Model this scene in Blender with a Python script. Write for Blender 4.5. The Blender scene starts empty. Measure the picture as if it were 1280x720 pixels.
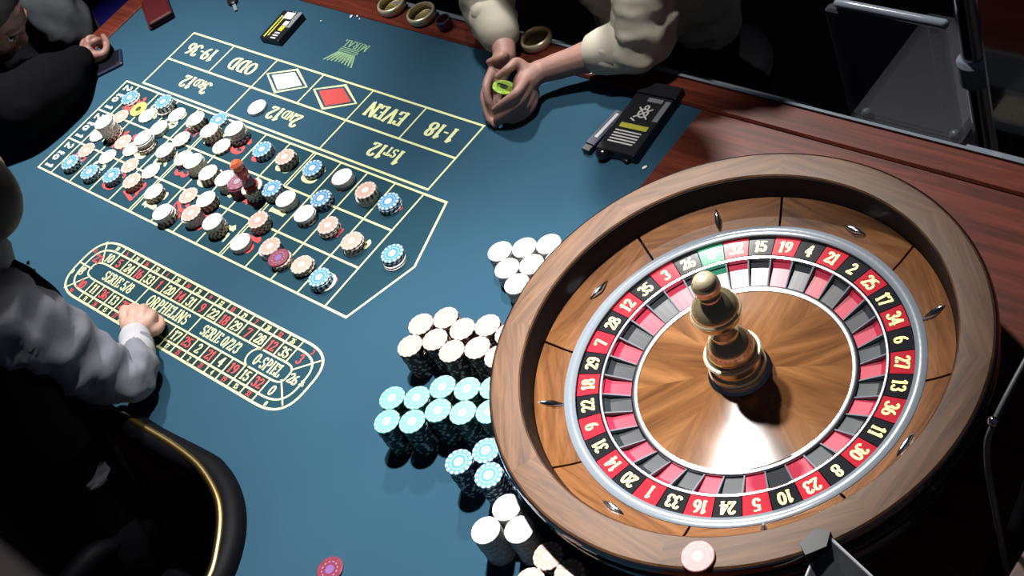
import bpy, math, random
from math import sin, cos, pi, radians, sqrt, atan2
from mathutils import Vector, Matrix, noise
random.seed(7)
S = bpy.context.scene
COL = S.collection
c = 0.085            # metres per betting-square width; all layout numbers below are in squares
TZ = 0.76            # height of the felt above the floor
def W(u, v, z=0.0): return Vector((u*c, -v*c, TZ+z*c))

# ------------------------------------------------------------------ camera
R = ((0.72148597, -0.5980531, 0.34898494), (0.30189896, 0.72526721, 0.61874428), (-0.62314927, -0.34105713, 0.70382173))
cam_d = bpy.data.cameras.new('camera'); cam = bpy.data.objects.new('camera', cam_d); COL.objects.link(cam)
cam_d.sensor_width = 36.0; cam_d.lens = 1693.16/1280*36; cam_d.clip_start = 0.05; cam_d.clip_end = 60
ax = [Vector((r[0], -r[1], -r[2])) for r in R]
M = Matrix.Identity(4)
for i in range(3):
    M[i][0] = ax[0][i]; M[i][1] = -ax[1][i]; M[i][2] = -ax[2][i]
M.translation = W(33.9409, 11.1571, 20.2014)
cam.matrix_world = M
S.camera = cam

# ------------------------------------------------------------------ world, lamps, exposure
wd = bpy.data.worlds.new('world'); S.world = wd; wd.use_nodes = True
bg = wd.node_tree.nodes['Background']; bg.inputs[0].default_value = (0.30, 0.36, 0.55, 1); bg.inputs[1].default_value = 0.05
def spot(name, pos, aim, power, angle, blend, size, color=(1, .97, .93)):
    d = bpy.data.lights.new(name, 'SPOT'); d.energy = power; d.spot_size = radians(angle); d.spot_blend = blend
    d.shadow_soft_size = size; d.color = color
    o = bpy.data.objects.new(name, d); COL.objects.link(o)
    p = W(*pos); o.location = p
    o.rotation_euler = (W(*aim)-p).to_track_quat('-Z', 'Y').to_euler()
    return o
spot('ceiling_spot_layout', (1, -3, 24), (2.0, 3.5, 0), 520, 56, 1.0, 0.05)
spot('ceiling_spot_centre', (14.6, -1.9, 23), (18.0, 6.0, 0), 500, 50, 1.0, 0.045)
spot('ceiling_spot_far', (4.8, -14.0, 23), (21.5, -3.0, 0), 380, 52, 1.0, 0.07)
spot('fill_spot_rail', (16.5, -6.5, 23), (13.4, -5.4, 0), 130, 25, 1.0, 0.06)  # added fill light to brighten the cream sleeves at the far rail
S.view_settings.view_transform = 'Standard'; S.view_settings.look = 'None'
S.view_settings.exposure = 0.0; S.view_settings.gamma = 1.0; S.view_settings.use_curve_mapping = False

# ------------------------------------------------------------------ materials
MATS = {}
def mat(name, col, rough=0.6, metal=0.0, spec=0.5, coat=0.0, trans=0.0, ior=1.45, emit=None, alpha=1.0, nz=0.0, nscale=30, sheen=0.0):
    m = bpy.data.materials.new(name); m.use_nodes = True
    nt = m.node_tree; b = nt.nodes['Principled BSDF']
    b.inputs['Base Color'].default_value = (*col, 1); b.inputs['Roughness'].default_value = rough
    b.inputs['Metallic'].default_value = metal; b.inputs['Specular IOR Level'].default_value = spec
    b.inputs['Coat Weight'].default_value = coat; b.inputs['Coat Roughness'].default_value = 0.06
    b.inputs['Transmission Weight'].default_value = trans; b.inputs['IOR'].default_value = ior
    b.inputs['Alpha'].default_value = alpha; b.inputs['Sheen Weight'].default_value = sheen
    if emit: b.inputs['Emission Color'].default_value = (*emit[:3], 1); b.inputs['Emission Strength'].default_value = emit[3]
    if nz:
        tc = nt.nodes.new('ShaderNodeTexCoord'); n = nt.nodes.new('ShaderNodeTexNoise')
        n.inputs['Scale'].default_value = nscale; n.inputs['Detail'].default_value = 4
        nt.links.new(tc.outputs['Object'], n.inputs['Vector'])
        mx = nt.nodes.new('ShaderNodeMix'); mx.data_type = 'RGBA'
        mx.inputs['A'].default_value = (*[x*(1-nz) for x in col], 1); mx.inputs['B'].default_value = (*[min(1, x*(1+nz)) for x in col], 1)
        nt.links.new(n.outputs['Fac'], mx.inputs['Factor']); nt.links.new(mx.outputs['Result'], b.inputs['Base Color'])
    MATS[name] = m
    return m
def ramp(nt, fac, stops):
    r = nt.nodes.new('ShaderNodeValToRGB'); e = r.color_ramp.elements
    while len(e) < len(stops): e.new(0.5)
    for k, (p, col) in enumerate(stops): e[k].position = p; e[k].color = (*col, 1)
    nt.links.new(fac, r.inputs[0]); return r.outputs[0]
def wood(name, dark, mid, light, scale, stretch, rough=0.35, coat=0.3, seed_obj=True, spec=0.5):
    m = bpy.data.materials.new(name); m.use_nodes = True; nt = m.node_tree; b = nt.nodes['Principled BSDF']
    tc = nt.nodes.new('ShaderNodeTexCoord'); mp = nt.nodes.new('ShaderNodeMapping'); mp.inputs['Scale'].default_value = stretch
    nt.links.new(tc.outputs['Object'], mp.inputs[0])
    vec = mp.outputs[0]
    if seed_obj:
        oi = nt.nodes.new('ShaderNodeObjectInfo'); ml = nt.nodes.new('ShaderNodeMath'); ml.operation = 'MULTIPLY'; ml.inputs[1].default_value = 37.0
        nt.links.new(oi.outputs['Random'], ml.inputs[0])
        va = nt.nodes.new('ShaderNodeVectorMath'); va.operation = 'ADD'
        nt.links.new(vec, va.inputs[0]); nt.links.new(ml.outputs[0], va.inputs[1]); vec = va.outputs[0]
    n = nt.nodes.new('ShaderNodeTexNoise'); n.inputs['Scale'].default_value = scale; n.inputs['Detail'].default_value = 6; n.inputs['Roughness'].default_value = 0.62; n.inputs['Distortion'].default_value = 0.6
    nt.links.new(vec, n.inputs['Vector'])
    col = ramp(nt, n.outputs['Fac'], [(0.28, dark), (0.5, mid), (0.72, light)])
    nt.links.new(col, b.inputs['Base Color']); b.inputs['Roughness'].default_value = rough; b.inputs['Coat Weight'].default_value = coat; b.inputs['Coat Roughness'].default_value = 0.12; b.inputs['Specular IOR Level'].default_value = spec
    MATS[name] = m; return m
def chipmat(name, base, spot_c, ring, centre, nspots=14, side=None):
    m = bpy.data.materials.new(name); m.use_nodes = True; nt = m.node_tree; b = nt.nodes['Principled BSDF']
    def math_(op, a, bb=None):
        n = nt.nodes.new('ShaderNodeMath'); n.operation = op
        for k, x in enumerate((a, bb)):
            if x is None: continue
            if isinstance(x, (int, float)): n.inputs[k].default_value = x
            else: nt.links.new(x, n.inputs[k])
        return n.outputs[0]
    def mix(f, a, bb):
        n = nt.nodes.new('ShaderNodeMix'); n.data_type = 'RGBA'; nt.links.new(f, n.inputs['Factor'])
        for key, x in (('A', a), ('B', bb)):
            if isinstance(x, tuple): n.inputs[key].default_value = (*x, 1)
            else: nt.links.new(x, n.inputs[key])
        return n.outputs['Result']
    tc = nt.nodes.new('ShaderNodeTexCoord'); sp = nt.nodes.new('ShaderNodeSeparateXYZ'); nt.links.new(tc.outputs['Object'], sp.inputs[0])
    x, y = sp.outputs[0], sp.outputs[1]
    r = math_('DIVIDE', math_('SQRT', math_('ADD', math_('MULTIPLY', x, x), math_('MULTIPLY', y, y))), CR)
    a = math_('ARCTAN2', y, x)
    s = math_('GREATER_THAN', math_('SINE', math_('MULTIPLY', a, nspots)), 0.0)
    edge = math_('MULTIPLY', s, math_('GREATER_THAN', r, 0.77))
    s2 = math_('GREATER_THAN', math_('SINE', math_('MULTIPLY', a, nspots*2)), 0.1)
    rr = math_('MULTIPLY', s2, math_('MULTIPLY', math_('GREATER_THAN', r, 0.55), math_('LESS_THAN', r, 0.64)))
    cc = math_('LESS_THAN', r, 0.34)
    if side is not None:  # edge base colour, darkened to carry the shade on chip sides
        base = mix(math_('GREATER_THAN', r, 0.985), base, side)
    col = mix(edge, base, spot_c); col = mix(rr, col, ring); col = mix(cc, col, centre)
    nt.links.new(col, b.inputs['Base Color']); b.inputs['Roughness'].default_value = 0.45
    MATS[name] = m; return m
CD = 0.55; CR = CD/2*c; TH = 0.050     # chip diameter and thickness (squares)

# felt
def felt_mat():
    m = bpy.data.materials.new('felt'); m.use_nodes = True; nt = m.node_tree; b = nt.nodes['Principled BSDF']
    tc = nt.nodes.new('ShaderNodeTexCoord')
    n = nt.nodes.new('ShaderNodeTexNoise'); n.inputs['Scale'].default_value = 3.0; n.inputs['Detail'].default_value = 5
    f = nt.nodes.new('ShaderNodeTexNoise'); f.inputs['Scale'].default_value = 700; f.inputs['Detail'].default_value = 2
    nt.links.new(tc.outputs['Object'], n.inputs['Vector']); nt.links.new(tc.outputs['Object'], f.inputs['Vector'])
    col = ramp(nt, n.outputs['Fac'], [(0.3, (0.0175, 0.056, 0.092)), (0.7, (0.0208, 0.064, 0.103))])
    nt.links.new(col, b.inputs['Base Color']); b.inputs['Roughness'].default_value = 0.95; b.inputs['Specular IOR Level'].default_value = 0.15
    bp = nt.nodes.new('ShaderNodeBump'); bp.inputs['Strength'].default_value = 0.15; bp.inputs['Distance'].default_value = 0.0006
    nt.links.new(f.outputs['Fac'], bp.inputs['Height']); nt.links.new(bp.outputs[0], b.inputs['Normal'])
    MATS['felt'] = m; return m
felt_mat()
mat('print_cream', (0.60, 0.64, 0.34), 0.9, spec=0.1); mat('print_red', (0.46, 0.070, 0.070), 0.9, spec=0.1); mat('print_white', (0.72, 0.70, 0.60), 0.9, spec=0.1)
mat('print_dark', (0.006, 0.012, 0.016), 0.9, spec=0.1); mat('print_green', (0.20, 0.34, 0.20), 0.9, spec=0.1); mat('cell_dark', (0.014, 0.030, 0.034), 0.95, spec=0.1)
wood('mahogany', (0.035, 0.008, 0.006), (0.10, 0.020, 0.012), (0.17, 0.036, 0.020), 9, (0.35, 6, 3), 0.4, 0.0, seed_obj=False, spec=0.12)
wood('rim_wood', (0.042, 0.017, 0.007), (0.100, 0.045, 0.019), (0.155, 0.075, 0.034), 13, (8, 0.5, 3), 0.5, 0.0, spec=0.25)
wood('track_wood', (0.075, 0.026, 0.008), (0.17, 0.066, 0.020), (0.25, 0.105, 0.035), 11, (8, 0.6, 3), 0.35, 0.2)
wood('cone_wood', (0.050, 0.018, 0.006), (0.150, 0.063, 0.022), (0.26, 0.118, 0.044), 5, (0.5, 5, 2), 0.13, 0.15)
mat('black_lacquer', (0.006, 0.006, 0.010), 0.16, coat=0.5); mat('dark_wall', (0.004, 0.003, 0.005), 0.4, spec=0.15)
mat('steel', (0.17, 0.20, 0.235), 0.14, 0.0, spec=0.9); mat('chrome', (0.55, 0.56, 0.60), 0.16, 1.0)
mat('brass', (0.66, 0.54, 0.32), 0.17, 0.85); mat('brass_shaded', (0.24, 0.19, 0.08), 0.42, 0.8); mat('pale_gold', (0.80, 0.70, 0.46), 0.25, 0.55)
mat('wheel_red', (0.42, 0.020, 0.035), 0.09); mat('wheel_black', (0.012, 0.013, 0.017), 0.09); mat('wheel_green', (0.02, 0.22, 0.11), 0.09)
mat('pocket_red', (0.42, 0.025, 0.06), 0.35, coat=0.2); mat('pocket_black', (0.025, 0.030, 0.036), 0.35, coat=0.2); mat('pocket_green', (0.02, 0.20, 0.12), 0.35)
mat('gold_numeral', (0.75, 0.52, 0.12), 0.35, 0.3)
mat('black_leather', (0.0025, 0.0025, 0.004), 0.6, spec=0.10, nz=0.3, nscale=60); mat('gold_trim', (0.62, 0.44, 0.17), 0.30, 1.0, nz=0.35, nscale=400)
mat('skin', (0.30, 0.165, 0.135), 0.55, nz=0.12, nscale=40); mat('skin_pale', (0.50, 0.30, 0.24), 0.55, nz=0.1, nscale=40); mat('skin_shade', (0.22, 0.11, 0.09), 0.55, nz=0.12, nscale=40)
mat('cream_cloth', (0.44, 0.41, 0.34), 0.9, spec=0.1, nz=0.08, nscale=25); mat('white_cloth_shaded', (0.19, 0.195, 0.23), 0.85, spec=0.1, nz=0.06, nscale=25)  # dealer's white shirt greyed to carry the weak light on it
mat('black_cloth', (0.0030, 0.0030, 0.0042), 0.95, spec=0.05, nz=0.2, nscale=60); mat('grey_cloth', (0.055, 0.062, 0.070), 0.9, spec=0.1, nz=0.25, nscale=30); mat('trouser_cloth', (0.0035, 0.0035, 0.005), 0.95, spec=0.05)
mat('hair_brown', (0.012, 0.008, 0.006), 0.6, nz=0.4, nscale=90); mat('hair_black', (0.008, 0.007, 0.007), 0.6, nz=0.4, nscale=90)
mat('nail', (0.52, 0.30, 0.25), 0.35); mat('eye_white', (0.5, 0.5, 0.5), 0.3); mat('iris', (0.02, 0.015, 0.01), 0.2); mat('lip', (0.26, 0.09, 0.08), 0.5)
mat('white_cloth_lit', (0.42, 0.42, 0.45), 0.85, spec=0.1); mat('sequin', (0.5, 0.5, 0.55), 0.25, 0.8)  # cuff is the same white shirt, coloured brighter as if fully lit
mat('carton_black', (0.008, 0.008, 0.011), 0.35); mat('carton_white', (0.5, 0.5, 0.5), 0.6); mat('carton_yellow', (0.40, 0.40, 0.03), 0.6); mat('carton_grey', (0.16, 0.17, 0.19), 0.6); mat('carton_navy', (0.010, 0.016, 0.045), 0.4)
mat('wallet_red', (0.06, 0.008, 0.010), 0.35, coat=0.2); mat('blue_vinyl', (0.012, 0.008, 0.16), 0.5); mat('white_bit', (0.75, 0.78, 0.8), 0.5)
mat('smoke_glass', (0.10, 0.105, 0.12), 0.25, spec=0.6, alpha=0.72, nz=0.4, nscale=35); mat('smoke_edge', (0.02, 0.02, 0.025), 0.5)
mat('purple_glass', (0.16, 0.03, 0.08), 0.06, trans=0.6); mat('red_acrylic', (0.55, 0.06, 0.06), 0.12, trans=0.1, coat=0.5); mat('amber_acrylic', (0.65, 0.14, 0.07), 0.12, trans=0.1, coat=0.5)
mat('floor', (0.018, 0.012, 0.014), 0.6, nz=0.5, nscale=6); mat('studded_metal', (0.34, 0.31, 0.25), 0.45, 0.1, nz=0.2, nscale=20); mat('grey_tube', (0.13, 0.13, 0.14), 0.4)
mat('wall_dark', (0.010, 0.009, 0.012), 0.8); mat('led_magenta', (0.10, 0.01, 0.04), 0.4, emit=(0.6, 0.02, 0.15, 0.35)); mat('brown_box', (0.17, 0.11, 0.10), 0.7, nz=0.15, nscale=20); mat('clear_plastic', (0.14, 0.14, 0.17), 0.3, alpha=0.25)
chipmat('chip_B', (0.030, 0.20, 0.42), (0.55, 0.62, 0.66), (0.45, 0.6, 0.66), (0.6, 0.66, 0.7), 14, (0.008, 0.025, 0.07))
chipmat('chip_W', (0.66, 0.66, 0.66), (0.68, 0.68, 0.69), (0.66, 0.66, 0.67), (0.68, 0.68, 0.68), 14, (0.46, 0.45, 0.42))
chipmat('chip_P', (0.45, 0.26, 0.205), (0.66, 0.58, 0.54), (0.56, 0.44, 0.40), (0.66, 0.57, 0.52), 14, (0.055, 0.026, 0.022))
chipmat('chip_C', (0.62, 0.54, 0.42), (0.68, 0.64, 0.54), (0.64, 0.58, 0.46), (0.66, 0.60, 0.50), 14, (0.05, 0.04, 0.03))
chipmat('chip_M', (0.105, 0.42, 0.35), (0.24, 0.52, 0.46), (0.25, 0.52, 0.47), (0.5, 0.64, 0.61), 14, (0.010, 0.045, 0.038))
chipmat('chip_R', (0.15, 0.012, 0.035), (0.17, 0.016, 0.045), (0.30, 0.15, 0.30), (0.16, 0.07, 0.26), 6)
chipmat('chip_L', (0.20, 0.05, 0.09), (0.28, 0.13, 0.20), (0.30, 0.24, 0.30), (0.26, 0.22, 0.28), 8)
chipmat('chip_Y', (0.45, 0.44, 0.11), (0.50, 0.48, 0.20), (0.06, 0.07, 0.02), (0.05, 0.06, 0.015), 10)
chipmat('chip_K', (0.26, 0.085, 0.085), (0.30, 0.13, 0.13), (0.22, 0.18, 0.20), (0.20, 0.19, 0.22), 8)
chipmat('chip_G', (0.20, 0.34, 0.03), (0.30, 0.45, 0.05), (0.05, 0.09, 0.03), (0.04, 0.06, 0.03), 8)

# ------------------------------------------------------------------ mesh helpers
class MB:
    """collects polygons (world or local metres) and links them as one mesh object"""
    def __init__(s): s.v = []; s.f = []; s.m = []
    def add(s, vs, fs, mi=0):
        o = len(s.v); s.v += [tuple(p) for p in vs]; s.f += [tuple(i+o for i in f) for f in fs]; s.m += [mi]*len(fs); return s
    def box(s, x0, x1, y0, y1, z0, z1, mi=0, bev=0.0):
        if bev:
            b = bev
            ring = lambda e, z: [(x0+e, y0+e+b, z), (x0+e+b, y0+e, z), (x1-e-b, y0+e, z), (x1-e, y0+e+b, z), (x1-e, y1-e-b, z), (x1-e-b, y1-e, z), (x0+e+b, y1-e, z), (x0+e, y1-e-b, z)]
            vs = ring(b, z0)+ring(0, z0+b)+ring(0, z1-b)+ring(b, z1)
            fs = [tuple(range(7, -1, -1)), tuple(range(24, 32))]
            for k in range(3):
                for i in range(8): fs.append((k*8+i, k*8+(i+1) % 8, k*8+8+(i+1) % 8, k*8+8+i))
            return s.add(vs, fs, mi)
        vs = [(x0, y0, z0), (x1, y0, z0), (x1, y1, z0), (x0, y1, z0), (x0, y0, z1), (x1, y0, z1), (x1, y1, z1), (x0, y1, z1)]
        return s.add(vs, [(3, 2, 1, 0), (4, 5, 6, 7), (0, 1, 5, 4), (1, 2, 6, 5), (2, 3, 7, 6), (3, 0, 4, 7)], mi)
    def lathe(s, prof, n=64, mi=0, a0=0.0, a1=2*pi, close=False):
        full = abs(a1-a0-2*pi) < 1e-6
        k = n if full else n+1
        vs = []
        for i in range(k):
            a = a0+(a1-a0)*i/n
            for r, z in prof: vs.append((r*cos(a), r*sin(a), z))
        m = len(prof); fs = []
        mm = m if close else m-1
        for i in range(n):
            j = (i+1) % k
            for q in range(mm):
                q2 = (q+1) % m
                fs.append((i*m+q, j*m+q, j*m+q2, i*m+q2))
        if not full and close:
            fs.append(tuple(range(m))[::-1]); fs.append(tuple((k-1)*m+q for q in range(m)))
        return s.add(vs, fs, mi)
    def prism(s, poly, z0, z1, mi=0):
        n = len(poly)
        vs = [(x, y, z0) for x, y in poly]+[(x, y, z1) for x, y in poly]
        return s.add(vs, [tuple(range(n-1, -1, -1)), tuple(range(n, 2*n))]+[(i, (i+1) % n, n+(i+1) % n, n+i) for i in range(n)], mi)
    def flat(s, poly, z, mi=0):
        z += 1.5e-6*(len(s.f) % 160)       # overlapping print strokes never lie exactly in one plane
        return s.add([(x, y, z) for x, y in poly], [tuple(range(len(poly)))], mi)
    def sweep(s, pts, n=12, mi=0, fold=0.0, sub=4, fs_=9.0, flat=None):
        """round tube through (x,y,z,r) points, smooth, with rounded ends"""
        P = [Vector(p[:3]) for p in pts]; Rr = [p[3] for p in pts]
        path = []
        for i in range(len(P)-1):
            p0 = P[max(i-1, 0)]; p1 = P[i]; p2 = P[i+1]; p3 = P[min(i+2, len(P)-1)]
            for k in range(sub):
                t = k/sub; t2 = t*t; t3 = t2*t
                q = 0.5*((2*p1)+(p2-p0)*t+(2*p0-5*p1+4*p2-p3)*t2+(3*p1-p0-3*p2+p3)*t3)
                path.append((q, Rr[i]+(Rr[i+1]-Rr[i])*(t*t*(3-2*t))))
        path.append((P[-1], Rr[-1]))
        full = []
        d0 = (path[0][0]-path[1][0]).normalized(); d1 = (path[-1][0]-path[-2][0]).normalized()
        for a in (85, 60, 30): full.append((path[0][0]+d0*path[0][1]*sin(radians(a)), path[0][1]*cos(radians(a))))
        full += path
        for a in (30, 60, 85): full.append((path[-1][0]+d1*path[-1][1]*sin(radians(a)), path[-1][1]*cos(radians(a))))
        nrm = None; vs = []
        for i, (q, r) in enumerate(full):
            t = (full[min(i+1, len(full)-1)][0]-full[max(i-1, 0)][0]).normalized()
            if nrm is None:
                nrm = t.cross(Vector((0, 0, 1)));  nrm = nrm if nrm.length > 1e-3 else Vector((1, 0, 0)); nrm.normalize()
            nrm = (nrm-t*nrm.dot(t)).normalized(); bn = t.cross(nrm)
            for k in range(n):
                a = 2*pi*k/n; d = nrm*cos(a)+bn*sin(a)
                rr = r
                if fold:
                    pp = (q+d*r)/c
                    rr = r*(1+fold*(noise.noise(Vector((pp.x*2.2, pp.y*2.2, pp.z*2.2)))+0.8*abs(noise.noise(Vector((pp.x*1.1+5, pp.y*1.1, pp.z*3.0))))-0.2))
                vs.append(q+d*rr)
        m = len(full); fs = []
        for i in range(m-1):
            for k in range(n): fs.append((i*n+k, i*n+(k+1) % n, (i+1)*n+(k+1) % n, (i+1)*n+k))
        fs.append(tuple(range(n))[::-1]); fs.append(tuple((m-1)*n+k for k in range(n)))
        return s.add(vs, fs, mi)
    def ellipsoid(s, ce, rx, ry, rz, n=16, m=10, mi=0, rot=None):
        vs = []; fs = []
        for i in range(m+1):
            t = pi*i/m
            for k in range(n):
                a = 2*pi*k/n; p = Vector((rx*sin(t)*cos(a), ry*sin(t)*sin(a), rz*cos(t)))
                if rot is not None: p = rot @ p
                vs.append(Vector(ce)+p)
        for i in range(m):
            for k in range(n): fs.append((i*n+k, (i+1)*n+k, (i+1)*n+(k+1) % n, i*n+(k+1) % n))
        return s.add(vs, fs, mi)
    def mesh(s, name, mats, smooth=False):
        me = bpy.data.meshes.new(name); me.from_pydata(s.v, [], s.f)
        for m in (mats if isinstance(mats, (list, tuple)) else [mats]): me.materials.append(MATS[m])
        me.polygons.foreach_set('material_index', s.m)
        if smooth: me.polygons.foreach_set('use_smooth', [True]*len(s.f))
        me.update(); return me
    def build(s, name, mats, parent=None, smooth=False, loc=None, rotz=0.0, auto=None):
        return link(name, s.mesh(name, mats, smooth), parent, loc, rotz, auto)
def link(name, me, parent=None, loc=None, rotz=0.0, auto=None):
    o = bpy.data.objects.new(name, me); COL.objects.link(o)
    if loc is not None: o.location = loc
    if rotz: o.rotation_euler[2] = rotz
    if parent is not None: o.parent = parent
    return o
def tag(o, label=None, cat=None, group=None, kind=None):
    if label: o['label'] = label
    if cat: o['category'] = cat
    if group: o['group'] = group
    if kind: o['kind'] = kind
    return o
def thing(name, label, cat, loc=(0, 0, 0), rotz=0.0, group=None):
    o = bpy.data.objects.new(name, None); COL.objects.link(o); o.location = loc; o.rotation_euler[2] = rotz; o.empty_display_size = 0.05
    return tag(o, label, cat, group)
def autosmooth(o, ang=35):
    me = o.data
    me.polygons.foreach_set('use_smooth', [True]*len(me.polygons))
    try: me.set_sharp_from_angle(angle=radians(ang))
    except Exception: pass
    return o

# ------------------------------------------------------------------ slab-serif stroke lettering (flat print)
def arc(cx, cy, rx, ry, a0, a1, n=10): return [(cx+rx*cos(radians(a0+(a1-a0)*i/n)), cy+ry*sin(radians(a0+(a1-a0)*i/n))) for i in range(n+1)]
GL = {
 '0': (.62, [arc(.31, .5, .22, .43, 0, 360, 20)], []), 'O': (.78, [arc(.39, .5, .29, .43, 0, 360, 22)], []),
 '1': (.46, [[(.24, .0), (.24, .97)], [(.24, .95), (.06, .76)]], [(.24, 0)]),
 '2': (.60, [arc(.29, .70, .20, .24, 170, -20, 9)+[(.10, .07)], [(.07, .06), (.53, .06), (.53, .2)]], []),
 '3': (.60, [arc(.28, .71, .19, .23, 165, -80, 10), arc(.28, .27, .22, .23, 85, -165, 10)], []),
 '4': (.62, [[(.42, 0), (.42, .95), (.05, .30), (.60, .30)]], [(.42, 0)]),
 '5': (.60, [[(.52, .92), (.13, .92), (.12, .52)], arc(.28, .31, .22, .26, 120, -165, 12)], []),
 '6': (.62, [arc(.31, .29, .21, .24, 0, 360, 16), arc(.46, .40, .36, .52, 180, 98, 7)], []),
 '7': (.58, [[(.06, .76), (.06, .92), (.53, .92), (.24, 0)]], []),
 '8': (.62, [arc(.31, .72, .18, .22, 0, 360, 16), arc(.31, .27, .22, .22, 0, 360, 16)], []),
 '9': (.62, [arc(.31, .69, .21, .24, 0, 360, 16), arc(.16, .58, .36, .52, 0, -82, 7)], []),
 'A': (.80, [[(.12, 0), (.40, .97), (.68, 0)], [(.22, .32), (.58, .32)]], [(.12, 0), (.68, 0)]),
 'D': (.80, [[(.18, 0), (.18, .97)], [(.02, .94), (.34, .94)]+arc(.36, .5, .33, .44, 90, -90, 10)+[(.02, .06)]], []),
 'E': (.66, [[(.18, 0), (.18, .97)], [(.05, .93), (.58, .93), (.58, .74)], [(.05, .06), (.60, .06), (.60, .26)], [(.18, .5), (.46, .5)]], []),
 'H': (.84, [[(.18, 0), (.18, 1)], [(.66, 0), (.66, 1)], [(.18, .5), (.66, .5)]], [(.18, 0), (.66, 0), (.18, 1), (.66, 1)]),
 'I': (.40, [[(.20, 0), (.20, 1)]], [(.2, 0), (.2, 1)]),
 'L': (.64, [[(.18, 0), (.18, 1)], [(.05, .06), (.58, .06), (.58, .28)]], [(.18, 1)]),
 'M': (.96, [[(.16, 0), (.16, 1), (.48, .12), (.80, 1), (.80, 0)]], [(.16, 0), (.80, 0)]),
 'N': (.84, [[(.16, 0), (.16, 1), (.66, 0), (.66, 1)]], [(.16, 0), (.66, 1)]),
 'P': (.68, [[(.18, 0), (.18, 1)], [(.06, .94), (.30, .94)]+arc(.32, .70, .26, .24, 90, -90, 9)+[(.18, .46)]], [(.18, 0)]),
 'R': (.76, [[(.18, 0), (.18, 1)], [(.06, .94), (.30, .94)]+arc(.32, .71, .25, .23, 90, -90, 9)+[(.18, .48)], [(.38, .47), (.62, .02)]], [(.18, 0), (.64, 0)]),
 'S': (.62, [arc(.31, .72, .20, .22, 20, 255, 12)+arc(.31, .28, .21, .22, 75, -160, 12)], []),
 'T': (.72, [[(.36, 0), (.36, .97)], [(.06, .72), (.06, .93), (.66, .93), (.66, .72)]], [(.36, 0)]),
 'V': (.80, [[(.12, 1), (.40, .03), (.68, 1)]], [(.12, 1), (.68, 1)]),
 't': (.44, [[(.20, .85), (.20, .05), (.38, .05)], [(.05, .62), (.38, .62)]], []), 'o': (.58, [arc(.29, .32, .19, .29, 0, 360, 16)], []),
 '-': (.40, [[(.06, .42), (.34, .42)]], []), '/': (.44, [[(.06, 0), (.38, 1)]], []), ' ': (.34, [], []),
}
def lettering(mb, text, o, xd, yd, size, z, weight=1.0, squeeze=1.0, mi=0, small=None, track=0.02):
    """writes text centred on o (x,y metres) along unit xd with up yd"""
    scl = [(small[1] if small and k in small[0] else 1.0) for k in range(len(text))]
    tw = sum((GL[ch][0]+track)*q for ch, q in zip(text, scl))*squeeze
    px = -tw/2
    def P(x, y): return (o[0]+(x*xd[0]+(y-.5)*yd[0])*size, o[1]+(x*xd[1]+(y-.5)*yd[1])*size)
    for ch, q in zip(text, scl):
        w, strokes, ser = GL[ch]
        for st in strokes:
            for (x0, y0), (x1, y1) in zip(st[:-1], st[1:]):
                dx, dy = (x1-x0), (y1-y0); l = sqrt(dx*dx+dy*dy)
                if l < 1e-6: continue
                t = (0.085+0.115*(abs(dy)/l)**1.5)*weight/2
                nx, ny = -dy/l*t, dx/l*t; ex, ey = dx/l*.02, dy/l*.02
                q4 = [(x0-ex+nx, y0-ey+ny), (x0-ex-nx, y0-ey-ny), (x1+ex-nx, y1+ey-ny), (x1+ex+nx, y1+ey+ny)]
                mb.flat([P(px+a*q*squeeze, b*q) for a, b in q4], z, mi)
        for (sx, sy) in ser:
            h = .075; y0 = sy if sy < .5 else sy-h
            q4 = [(sx-.15, y0), (sx+.15, y0), (sx+.15, y0+h), (sx-.15, y0+h)]
            mb.flat([P(px+a*q*squeeze, b*q) for a, b in q4], z, mi)
        px += (w+track)*q*squeeze
def bar(mb, p, q, w, z, mi=0):
    """flat line between two (u,v) points, width w squares"""
    x0, y0 = p[0]*c, -p[1]*c; x1, y1 = q[0]*c, -q[1]*c
    l = sqrt((x1-x0)**2+(y1-y0)**2); nx, ny = -(y1-y0)/l*w*c/2, (x1-x0)/l*w*c/2; ex, ey = (x1-x0)/l*w*c/2, (y1-y0)/l*w*c/2
    mb.flat([(x0-ex+nx, y0-ey+ny), (x0-ex-nx, y0-ey-ny), (x1+ex-nx, y1+ey-ny), (x1+ex+nx, y1+ey+ny)], z, mi)
def polybar(mb, pts, w, z, mi=0, closed=False):
    P = [(u*c, -v*c) for u, v in pts]; n = len(P); L = []; Rr = []
    for i in range(n):
        a = P[(i-1) % n] if closed or i else P[0]; b = P[(i+1) % n] if closed or i < n-1 else P[-1]
        dx, dy = b[0]-a[0], b[1]-a[1]; l = sqrt(dx*dx+dy*dy) or 1
        nx, ny = -dy/l*w*c/2, dx/l*w*c/2
        L.append((P[i][0]+nx, P[i][1]+ny, z)); Rr.append((P[i][0]-nx, P[i][1]-ny, z))
    k = n if closed else n-1
    mb.add(L+Rr, [(i, n+i, n+(i+1) % n, (i+1) % n) for i in range(k)], mi)
def wloc(o):
    p = Vector((0, 0, 0))
    while o is not None: p = p+o.location; o = o.parent
    return p
def wbuild(mb, name, mats, parent=None, smooth=False, ang=None):
    """mb holds world coordinates: shift them into the (unrotated) parent's frame"""
    if parent is not None:
        q = wloc(parent); mb.v = [(a-q.x, b-q.y, d-q.z) for a, b, d in mb.v]
    o = mb.build(name, mats, parent, smooth)
    if ang: autosmooth(o, ang)
    return o
def uvp(poly): return [(u*c, -v*c) for u, v in poly]

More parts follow.
